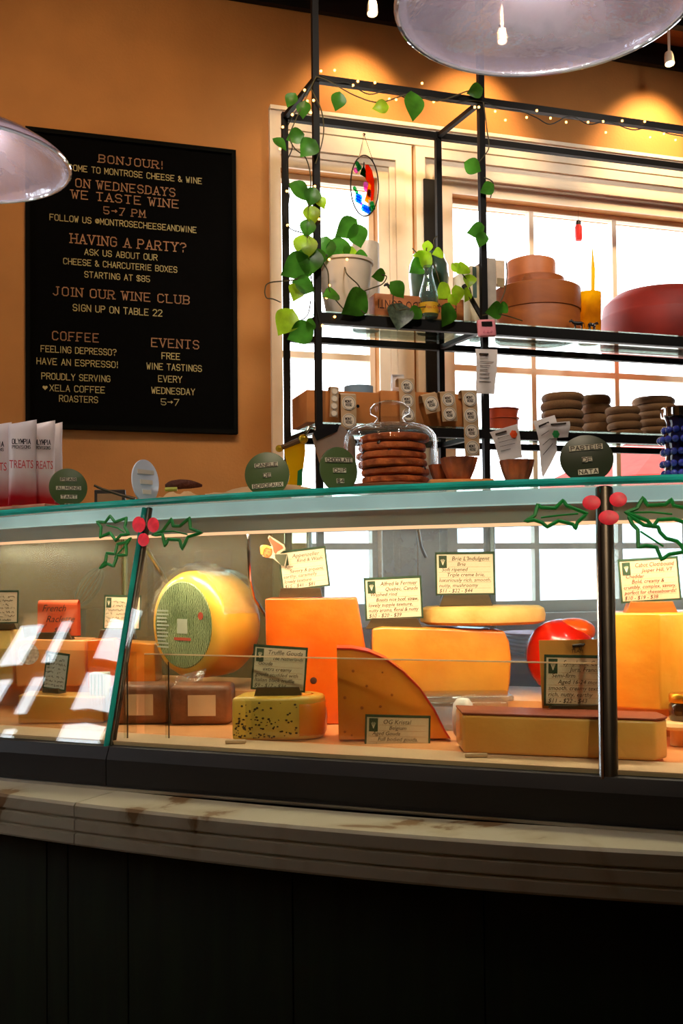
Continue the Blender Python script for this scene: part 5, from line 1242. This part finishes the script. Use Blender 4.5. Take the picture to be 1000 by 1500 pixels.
M['cowb'] = pm('black_cow', (24, 22, 20), .4); M['coww'] = pm('white_cow', (230, 226, 220), .5)
figurine(846, 464, -.545, ZS2, .042, 'black and white cow figurine, left of the pair on the upper shelf', ('cowb', 'coww'), PI - .3)
figurine(867, 468, -.55, ZS2, .038, 'black and white cow figurine, right of the pair on the upper shelf', ('cowb', 'coww'), .2)
figurine(578, 420, -.50, lp(580, 434, -.52).z + .0006, .052, 'dark cow figurine standing on the wooden wine box', ('cowb', 'coww'), PI)

# lower shelf
def sticker_strip(px, py0, py1, wpx, y, label, n, tilt=0., small=False, top=True):
    a, b_ = lp(px, py0, y), lp(px, py1, y); d = (WM @ Vector((a.x, y, 0))).y; k = d / F; w = wpx * k
    Mx = WM @ Matrix.Translation(a) @ Matrix.Rotation(tilt, 4, 'Y'); L = a.z - b_.z
    t = T('sticker_strip', label, 'sticker strip', Mx, 'strips of round stickers')
    mb = MB(); pr = [(.035, -.02), (.03, .002), (.012, .006), (0, 0), (-.0025, -L * .5), (-.001, -L)]
    mb.add([(x, yy, z) for x in (-w / 2, w / 2) for yy, z in [(p, q) for p, q in pr]], [(i, i + 1, 7 + i, 6 + i) for i in range(5)], Mx)
    mb.add([(x, yy + .0006, z - .0004) for x in (-w / 2, w / 2) for yy, z in pr], [(i, i + 1, 7 + i, 6 + i) for i in range(5)], Mx)
    mb.obj('backing', M['strip'], t)
    for i in range(n):
        z = -L * (i + .5) / n; r = min(w * .44, L / n * .46)
        s_ = MB().lathe([(0, -.0012), (r, -.0012), (r, .0)], Mx @ Matrix.Translation((0, -.0035, z)) @ Matrix.Rotation(-PI / 2, 4, 'X'), 28).obj('sticker', 'sticker', t)
        mb = MB(); ring = [(r * .86 * math.cos(q), -.0052, z + r * .86 * math.sin(q)) for q in [2 * PI * j / 24 for j in range(24)]]
        mb.tube(ring, r * .03, 4, True, Mx)
        if not small:
            stroke_text(mb, 'MONT', Mx @ Matrix.Translation((-r * .1, -.005, z + r * .05)), r * .34, r * .9, .2, False, .0003, 'c'); stroke_text(mb, 'ROSE', Mx @ Matrix.Translation((0, -.005, z - r * .42)), r * .34, r * .9, .2, False, .0003, 'c')
        mb.obj('sticker_print', 'ink', t)
M['strip'] = pm('wax_backing', (214, 182, 140), .5, trans=.35)
bx1, x0, x1, zt = box_thing('kraft_box', 'kraft cardboard drawer box with a thumb hole on the lower shelf, left one', 'box', 449, 555, 573, -.56, .20, ZS1, 'kraft', bev=.002)
MB().lathe([(0, 0), (.006, 0)], WM @ Matrix.Translation(lp(524, 595, -.5608)) @ Matrix.Rotation(PI / 2, 4, 'X'), 16).obj('thumb_hole', 'black', bx1)
bx2, x0, x1, zt2 = box_thing('kraft_box', 'long kraft cardboard box behind the glass dome on the lower shelf', 'box', 557, 698, 575, -.55, .20, ZS1, 'kraft', bev=.002)
p = lp(525, 567, -.47); c = WM @ Vector((p.x, -.47, 0)); k = c.y / F
t = T('tape_roll', 'blue tape roll lying on the left kraft box', 'tape', WL(p.x, -.47, zt)); h = p.z + .014 - zt
MB().lathe([(.03, 0), (.052, 0), (.052, .034), (.03, .034), (.03, 0)], WL(p.x, -.47, zt + .0006), 40).obj('roll', pm('blue_tape', (120, 150, 176), .4), t, smooth=True)
p = lp(590, 562, -.47); t = T('sticker_roll', 'large white sticker roll standing on the long kraft box', 'sticker roll', WL(p.x, -.46, zt2))
MB().lathe([(.012, -.021), (.040, -.021), (.040, .021), (.012, .021), (.012, -.021)], WL(p.x - .01, -.44, zt2 + .041) @ Matrix.Rotation(PI / 2 - .25, 4, 'Z') @ Matrix.Rotation(PI / 2, 4, 'X'), 40).obj('roll', 'paper', t, smooth=True)
yS = -.592
sticker_strip(490, 568, 611, 13, yS, 'narrow strip of small round stickers on the left kraft box', 4, .05, True)
sticker_strip(510, 578, 629, 24, yS, 'two big round stickers hanging in front of the left kraft box', 2)
sticker_strip(595, 556, 618, 25, yS, 'strip hanging from the large white sticker roll', 3, -.03)
sticker_strip(628, 578, 605, 24, yS, 'short tilted sticker strip right of the dome knob', 1, -.25)
sticker_strip(655, 575, 617, 24, yS, 'slanting two sticker strip on the long kraft box', 2, -.08)
sticker_strip(687, 573, 668, 24, yS, 'long strip of four round stickers beside the rack post', 4, -.04)
# terracotta pots
for (px, py, W_, lb) in ((735, 600, 24, 'upper terracotta dish in the small stack behind the rack post'),):
    t, Mx, h, k = lathe_thing('terracotta_dish', 'lower terracotta dish of the small stack behind the rack post', 'dish', px, 613, -.40, ZS1, [(0, 0), (.9, 0), (1, .9), (1.05, .92), (1.05, 1), (.95, 1), (.86, .1), (0, .1)], pm('terracotta', (206, 82, 40), .5), W=W_)
    lathe_thing('terracotta_dish', lb, 'dish', px, 600, -.40, ZS1 + h + .001, [(0, 0), (.9, 0), (1, .9), (1.05, .92), (1.05, 1), (.95, 1), (.86, .1), (0, .1)], pm('terracotta', (206, 82, 40), .5), W=W_)
# stacks of flatbread discs
proto = None
def bread_stack(cx, wpx, ytop, n, y, where):
    global proto
    a = lp(cx, ytop, y); d = (WM @ Vector((a.x, y, 0))).y; r = wpx / 2 * d / F; th = (a.z - ZS1) / n
    for i in range(n):
        Mx = WL(a.x + R.uniform(-.006, .006), y + R.uniform(-.005, .005), ZS1 + .0004 + i * th, R.uniform(0, 6)) @ Matrix.Rotation(R.uniform(-.02, .02), 4, 'X')
        lab = '%s flat brown bread of the %s' % (('bottom', 'second lowest', 'third lowest', 'fourth lowest', 'fifth lowest', 'sixth lowest')[i] if i < n - 1 else 'topmost', where)
        if proto is None:
            bm_ = MB().lathe([(0, 0), (.90, 0), (.98, .25), (1, .5), (.97, .75), (.88, .95), (0, .95)], None, 40, wob=lambda q, j: 1 + .012 * math.sin(5 * q) + .01 * math.sin(11 * q + 1))
            proto = bm_.obj('flat_round_bread', 'bread', smooth=True, root=Matrix.Identity(4)); proto['category'] = 'bread'; proto['group'] = 'round flatbreads in stacks'; o = proto
        else:
            o = proto.copy(); C.objects.link(o)
        o.matrix_world = Mx @ Matrix.Diagonal((r, r, th * .98, 1)); o['label'] = lab
bread_stack(822, 62, 577, 5, -.42, 'leftmost tall stack on the lower shelf')
bread_stack(872, 46, 580, 5, -.30, 'narrow stack behind the leftmost one')
bread_stack(913, 50, 597, 4, -.44, 'short stack in the middle of the lower shelf')
bread_stack(958, 62, 583, 6, -.33, 'tall dark stack right of the short one')
# receipts and slips
def slip(px, y, label, mat='paper', th=.0008, marks=5, stamp=None, curl=.006):
    P = [lp(x, yy, y) for x, yy in px]; n = 8; vs = []; fs = []
    tl_, tr_, br_, bl_ = P
    for i in range(n + 1):
        v = i / n
        for u_ in (0, .5, 1):
            q = tl_.lerp(bl_, v).lerp(tr_.lerp(br_, v), u_); q = q + Vector((0, -curl * math.sin(v * 5) * (1 if u_ != .5 else .6), 0)); vs.append(q)
    for i in range(n):
        for j in range(2): fs.append((i * 3 + j, i * 3 + j + 1, i * 3 + j + 4, i * 3 + j + 3))
    k = len(vs); vs += [v + Vector((0, th, 0)) for v in vs]; fs += [tuple(q + k for q in f) for f in fs]
    c = (tl_ + br_) / 2; t = T('paper_slip', label, 'receipt', WM @ Matrix.Translation(c), 'paper slips hung on the rack')
    MB().add(vs, fs, WM).obj('sheet', mat, t, smooth=True)
    mb = MB()
    for i in range(marks):
        v = .12 + .7 * i / max(1, marks); a = tl_.lerp(bl_, v).lerp(tr_.lerp(br_, v), .15); b_ = tl_.lerp(bl_, v).lerp(tr_.lerp(br_, v), R.uniform(.5, .85))
        d = Vector((0, -curl * math.sin(v * 5) - .0025, 0)); mb.tube([a + d, b_ + d], .0011 if i else .004, 4, Mx=WM)
    mb.obj('print', 'ink', t)
    if stamp:
        q = lp(stamp[0], stamp[1], y - .008); mb = MB()
        for a in range(6): mb.ball(q + Vector((.008 * math.cos(a * PI / 3), 0, .008 * math.sin(a * PI / 3))), .007, WM, 10, 6, (1, .2, 1))
        mb.ball(q, .008, WM, 10, 6, (1, .3, 1)); mb.obj('stamp', stamp[2], t)
M['stampo'] = pm('orange_stamp', (246, 84, 24), .6); M['stampg'] = pm('green_stamp', (30, 130, 60), .6)
slip([(696, 511), (728, 512), (725, 577), (698, 576)], YF - .016, 'white receipt taped to the rack post under the pink timer', marks=8)
slip([(717, 633), (757, 621), (766, 670), (733, 675)], YF - .03, 'tilted receipt with an orange mark above the tart cup', marks=5, stamp=(752, 636, 'stampo'))
slip([(781, 617), (812, 608), (818, 660), (797, 700)], YF - .022, 'long curling paper slip left of the PASTEIS sign', marks=4, curl=.012)
slip([(800, 620), (834, 617), (833, 640), (806, 642)], YF - .040, 'short paper slip with a green mark under the flatbreads', marks=1, stamp=(814, 636, 'stampg'))
# pink timer on the post
c = lp(712, 481, YF - .024); k = (WM @ Vector((c.x, YF, 0))).y / F; Mx = WM @ Matrix.Translation(c) @ Matrix.Rotation(-.08, 4, 'Y')
t = T('kitchen_timer', 'pink kitchen timer stuck to the rack post', 'timer', Mx)
MB().box(-14.5 * k, 14.5 * k, -.010, .008, -13 * k, 13 * k, Mx, .009).obj('case', pm('pink_plastic', (238, 150, 160), .4, var=.04), t, smooth=True)
MB().box(-9 * k, 8 * k, -.0115, -.0098, 2 * k, 9 * k, Mx).obj('screen', pm('dark_lcd', (36, 32, 30), .2), t)
mb = MB()
for i in range(3): mb.lathe([(0, .0018), (1.8 * k, .0018), (1.8 * k, 0)], Mx @ Matrix.Translation(((i - 1) * 6 * k, -.010, -6 * k)) @ Matrix.Rotation(PI / 2, 4, 'X'), 12)
mb.obj('buttons', pm('pink_buttons', (216, 120, 136), .4), t)
# stained glass oval hung in the left window
ys = -.16; c = lp(534, 272, ys); k = (WM @ Vector((c.x, ys, 0))).y / F; Mx = WM @ Matrix.Translation(c) @ Matrix.Rotation(.42, 4, 'Z') @ Matrix.Rotation(.14, 4, 'Y')
t = T('suncatcher', 'oval stained glass suncatcher with fruit and a bottle, hung in the left window', 'suncatcher', Mx)
a_, b2 = 27.5 * k, 46 * k
mb = MB(); n = 48; el = lambda r, q: (a_ * r * math.cos(q), b2 * r * math.sin(q))
MB().prism([el(1, 2 * PI * i / n) for i in range(n)], -.0012, .0012, Mx).obj('clear_oval', glass('suncatcher_glass', (252, 252, 252), base=.05, edge=.5), t)
MB().tube([(el(1.01, 2 * PI * i / n)[0], 0, el(1.01, 2 * PI * i / n)[1]) for i in range(n)], .0028, 6, True, Mx).obj('lead_rim', 'bronze', t)
def sg(name, col, blobs, poly_=None):
    mb = MB()
    for x, z, r in blobs: mb.lathe([(0, -.0026), (r * a_ * .8, -.0022), (r * a_, -.0012)], Mx @ Matrix.Translation((x * a_, 0, z * b2)) @ Matrix.Rotation(PI / 2, 4, 'X') @ Matrix.Translation((0, 0, .0042)), 14)
    if poly_: mb.prism([(x * a_, z * b2) for x, z in poly_], -.003, -.0014, Mx)
    g_, n_, l_ = base_mat(name); n_.remove(n_['Principled BSDF']); tt = n_.new('ShaderNodeBsdfTransparent'); tt.inputs[0].default_value = (*lin(col), 1)
    dd = n_.new('ShaderNodeBsdfTranslucent'); dd.inputs[0].default_value = (*lin(col), 1); mm = n_.new('ShaderNodeMixShader'); mm.inputs[0].default_value = .35
    l_.new(tt.outputs[0], mm.inputs[1]); l_.new(dd.outputs[0], mm.inputs[2]); l_.new(mm.outputs[0], n_['Material Output'].inputs[0])
    mb.obj(name, g_, t)
sg('orange_glass', (236, 92, 16), [], [(-.12, .68), (.1, .74), (.38, .6), (.58, .35), (.68, .0), (.66, -.35), (.5, -.42), (.42, .1), (.0, .22), (-.08, .4)])
sg('amber_glass', (255, 186, 30), [], [(.22, .16), (.42, .1), (.46, -.36), (.1, -.42), (.06, -.5), (.34, -.52), (.16, -.16)])
sg('green_bottle_glass', (16, 88, 44), [], [(-.26, .74), (-.2, .74), (-.18, .58), (-.04, .46), (0, .26), (-.42, .28), (-.36, .46), (-.26, .58)])
sg('blue_grape_glass', (34, 130, 240), [(-.5 + .13 * (i % 3), -.44 - .09 * (i // 3), .13) for i in range(9)] + [(.0 + .15 * (i % 4), -.70 - .1 * (i // 4), .14) for i in range(8)])
sg('violet_grape_glass', (120, 96, 226), [(.28 + .1 * (i % 2), -.12 - .07 * (i // 2), .11) for i in range(6)])
sg('pink_glass', (240, 96, 196), [(.05, .02, .2), (.08, -.1, .16), (-.75, .33, .16), (-.15, -.66, .1)])
sg('leaf_green_glass', (36, 140, 62), [(-.68, .56, .16), (-.52, .5, .16), (-.6, .42, .14), (.62, -.50, .17), (.74, -.58, .14), (.58, -.66, .16), (-.7, -.28, .14), (-.55, -.36, .12)])
h0 = lp(533, 197, -.045)
mb = MB(); l1, l2 = Mx @ Vector((*[el(1, 2.2)[0]], 0, el(1, 2.2)[1])), Mx @ Vector((el(1, .9)[0], 0, el(1, .9)[1]))
mb.tube([l1, WM @ h0, l2], .0012, 5); mb.obj('hanging_wire', 'bronze', t)
MB().ball(h0, .007, WM).obj('hook', 'chrome', t, smooth=True)
# red ornament hanging in the right window
c = lp(847, 338, .03); t = T('hanging_ornament', 'small pinkish red bottle shaped ornament hung in the right window', 'ornament', WM @ Matrix.Translation(c)); Mx = WM @ Matrix.Translation(c)
MB().lathe([(0, -.045), (.014, -.044), (.016, -.03), (.016, .018), (.011, .026), (0, .026)], Mx, 24).obj('body', pm('red_glass', (232, 96, 90), .3, trans=.5), t, smooth=True)
MB().lathe([(0, .0265), (.012, .0265), (.012, .04), (.006, .046), (0, .046)], Mx, 24).obj('cap', 'bronze', t, smooth=True)
MB().tube([Mx @ Vector((0, 0, .046)), WM @ Vector((c.x, .03, 2.785))], .0006, 4).obj('cord', 'bronze', t)

# ================================================================== VINES
def leaf(mb, c, size, ang, tilt, twist, cup=.18):
    """heart shaped leaf, about size long; ang turns it in the rack plane, tilt/twist lean it out of it"""
    n = 9; mid = []; L = size; vs = []; fs = []
    Mx = Matrix.Translation(c) @ Matrix.Rotation(WA, 4, 'Z') @ Matrix.Rotation(ang, 4, 'Y') @ Matrix.Rotation(twist, 4, 'Z') @ Matrix.Rotation(tilt, 4, 'X')
    hw = [0.0, .26, .40, .46, .45, .40, .32, .21, .10, 0.0]
    for i in range(n + 1):
        v = i / n; z = -L * (v - .5); w_ = hw[i] * L; yb = -.10 * L * math.sin(PI * v)
        back = .10 * L * (1 - v) ** 4
        vs += [(-w_, yb - cup * w_, z + back), (-w_ * .5, yb - cup * .4 * w_, z + back * .6), (0, yb, z), (w_ * .5, yb - cup * .4 * w_, z + back * .6), (w_, yb - cup * w_, z + back)]
    for i in range(n):
        for j in range(4): fs.append((i * 5 + j, i * 5 + j + 1, (i + 1) * 5 + j + 1, (i + 1) * 5 + j))
    mb.add(vs, fs, Mx)
def smooth_path(P, k=5):
    out = []; n = len(P)
    for i in range(n - 1):
        p0, p1, p2, p3 = P[max(i - 1, 0)], P[i], P[i + 1], P[min(i + 2, n - 1)]
        for j in range(k):
            t = j / k; out.append(.5 * ((2 * p1) + (-p0 + p2) * t + (2 * p0 - 5 * p1 + 4 * p2 - p3) * t * t + (-p0 + 3 * p1 - 3 * p2 + p3) * t ** 3))
    return out + [P[-1]]
def plant(par, leaves, stems, y, mats=('leaf', 'leafy', 'leafdark'), sname=True):
    bags = [MB(), MB(), MB()]
    for px, py, s_, a, m_, *dy in leaves:
        yy = y + (dy[0] if dy else 0); c = wp(px, py, yy); k = c.y / F
        leaf(bags[m_], c, s_ * k * 1.12, a, R.uniform(-.35, .35), R.uniform(-.5, .5))
    for b_, mt in zip(bags, mats):
        if b_.v: b_.obj({'leaf': 'foliage', 'leafy': 'bright_foliage', 'leafdark': 'silver_foliage'}.get(mt, 'foliage'), mt, par, smooth=True)
    for st in stems:
        MB().tube(smooth_path([wp(q[0], q[1], y + (q[2] if len(q) > 2 else 0)) for q in st]), .0022, 6).obj('vine', 'stem', par, smooth=True)
yv = -.600
L_ = [(494, 150, 24, .2, 0), (603, 158, 36, -.15, 0), (556, 158, 22, 1.4, 1), (694, 134, 22, 1.2, 0), (426, 148, 20, .6, 0), (445, 162, 22, .2, 0), (431, 201, 24, 1.2, 0), (410, 213, 22, -.9, 0), (450, 219, 30, .7, 0),
 (440, 284, 34, -1.1, 0), (456, 290, 26, .3, 0), (456, 317, 26, -.2, 1), (450, 336, 24, .2, 0), (470, 298, 18, -.5, 1), (446, 365, 36, .1, 1), (430, 391, 42, .9, 0), (452, 386, 40, .1, 0), (446, 420, 30, -1.2, 0), (432, 430, 26, .3, 1), (474, 369, 36, .2, 0, .08), (495, 370, 36, -.1, 0, .08), (505, 335, 34, .8, 0, .05), (524, 347, 30, -.3, 0, .05), (516, 445, 44, .85, 0), (483, 434, 26, 1.2, 0), (417, 474, 38, .5, 1), (438, 488, 36, 1.0, 0), (452, 478, 20, .3, 0), (526, 377, 20, 1.3, 0, .08), (465, 380, 26, -.4, 0), (510, 375, 26, .4, 1, .08),
 (553, 403, 20, 1.3, 0), (582, 426, 26, -.8, 0), (584, 466, 40, .2, 2), (606, 460, 22, .9, 0), (652, 463, 32, .3, 0)]
S_ = [[(463, 112), (445, 150), (432, 178), (424, 200), (432, 218), (448, 232), (455, 262), (452, 300), (450, 345), (452, 385)], [(462, 112), (480, 118), (520, 140), (556, 150), (600, 138), (640, 148), (690, 132), (706, 140)], [(452, 345), (470, 380), (480, 398), (482, 425), (492, 440), (505, 455)],
 [(505, 384, .1), (507, 400), (525, 418), (528, 432), (520, 445), (535, 460)], [(528, 428), (545, 422), (560, 416), (566, 405), (556, 402)], [(566, 418), (575, 428), (576, 445), (584, 460)], [(452, 400), (430, 410), (395, 414), (388, 424), (390, 436), (400, 438), (411, 443)], [(455, 440), (450, 462), (435, 470), (418, 462)], [(455, 130), (470, 160), (474, 190), (470, 215), (462, 240)], [(584, 455), (600, 452), (640, 448), (652, 452)]]
plant(pot, L_, S_, yv)
V_ = [(617, 383, 28, .8, 1), (609, 392, 26, .9, 0), (625, 363, 16, .1, 1), (646, 428, 26, .7, 1), (640, 372, 18, 1.3, 1), (612, 374, 14, 1.4, 1)]
plant(vase, V_, [[(627, 378, .15), (624, 370), (625, 362)], [(632, 378, .15), (636, 366), (635, 352), (640, 346)], [(622, 378, .15), (612, 372), (604, 364)], [(632, 380, .1), (640, 400), (645, 420)]], -.56 + .04)
ov = T('creeping_vine', 'creeping vine with small yellow green leaves around the middle rack post', 'vine', WL(uf[1], YF, ZS2))
K_ = [(693, 245, 24, -1.2, 0), (712, 277, 20, 1.0, 0), (695, 337, 24, 1.1, 0), (704, 352, 20, .2, 0), (676, 396, 22, .9, 1), (668, 394, 16, -.8, 1), (687, 413, 20, .2, 1), (669, 432, 22, -.2, 1), (682, 433, 20, .3, 1), (664, 440, 16, -.6, 1), (722, 455, 26, 1.3, 0), (735, 452, 18, 1.0, 0)]
plant(ov, K_, [[(708, 150), (713, 190), (716, 215), (709, 228), (697, 242)], [(709, 260), (722, 268), (718, 290)], [(708, 330), (700, 335), (704, 350)], [(663, 385), (672, 395), (684, 412), (690, 430)], [(690, 440), (675, 425), (665, 440)], [(706, 462), (722, 460), (740, 462), (765, 470)], [(725, 455), (738, 430), (742, 405), (741, 382)]], yv)

# ================================================================== STRING LIGHTS
sl = T('string_lights', 'string of warm fairy lights wound along the rack top and left post', 'string lights', WL(.5, YF, 2.93))
yl = YF - .018
path = [(1012, 201), (980, 196), (950, 187), (925, 190), (890, 178), (862, 182), (835, 170), (806, 182), (785, 172), (760, 162), (735, 160), (710, 150), (690, 147), (660, 150), (630, 142), (600, 146), (570, 132), (540, 138), (510, 122), (490, 120), (468, 110)]
MB().tube(smooth_path([wp(x, y, yl) for x, y in path]), .0022, 6).obj('wire', 'wire', sl, smooth=True)
p2 = [(468, 110), (450, 130), (440, 152), (428, 172), (420, 190), (428, 215), (420, 240), (424, 280), (421, 330), (450, 345), (462, 372), (480, 374), (455, 388), (462, 440), (470, 480)]
MB().tube(smooth_path([wp(x, y, yl + (.2 if 400 < x < 430 else 0)) for x, y in p2]), .0022, 6).obj('wire', 'wire', sl, smooth=True)
bl = [(470, 104), (490, 103), (517, 125), (524, 119), (549, 121), (570, 145), (580, 146), (618, 122), (635, 149), (695, 157), (701, 157), (725, 163), (740, 176), (771, 172), (786, 162), (806, 173), (829, 179), (861, 179), (883, 178), (887, 194), (911, 177), (944, 178), (952, 201), (972, 196), (989, 205), (446, 132), (450, 148), (459, 147), (428, 168), (414, 186), (410, 218), (455, 165), (461, 273), (467, 321), (455, 378), (464, 378), (475, 372), (482, 380), (508, 380), (482, 418), (478, 436), (490, 464), (472, 477), (420, 280), (421, 330)]
bulb = None
for x, y in bl:
    yy = yl + (.2 if x < 425 else 0); c = wp(x, y, yy)
    if bulb is None:
        mb = MB().lathe([(0, -.0045), (.0036, -.003), (.0045, 0), (.0036, .003), (0, .0045)], Matrix.Translation(c), 10); bulb = mb.obj('bulb', 'bulb', sl, smooth=True)
        b0 = c
    else:
        o = bulb.copy(); C.objects.link(o); o.location = WI.to_3x3() @ (c - b0)
# round white bulb over the vase
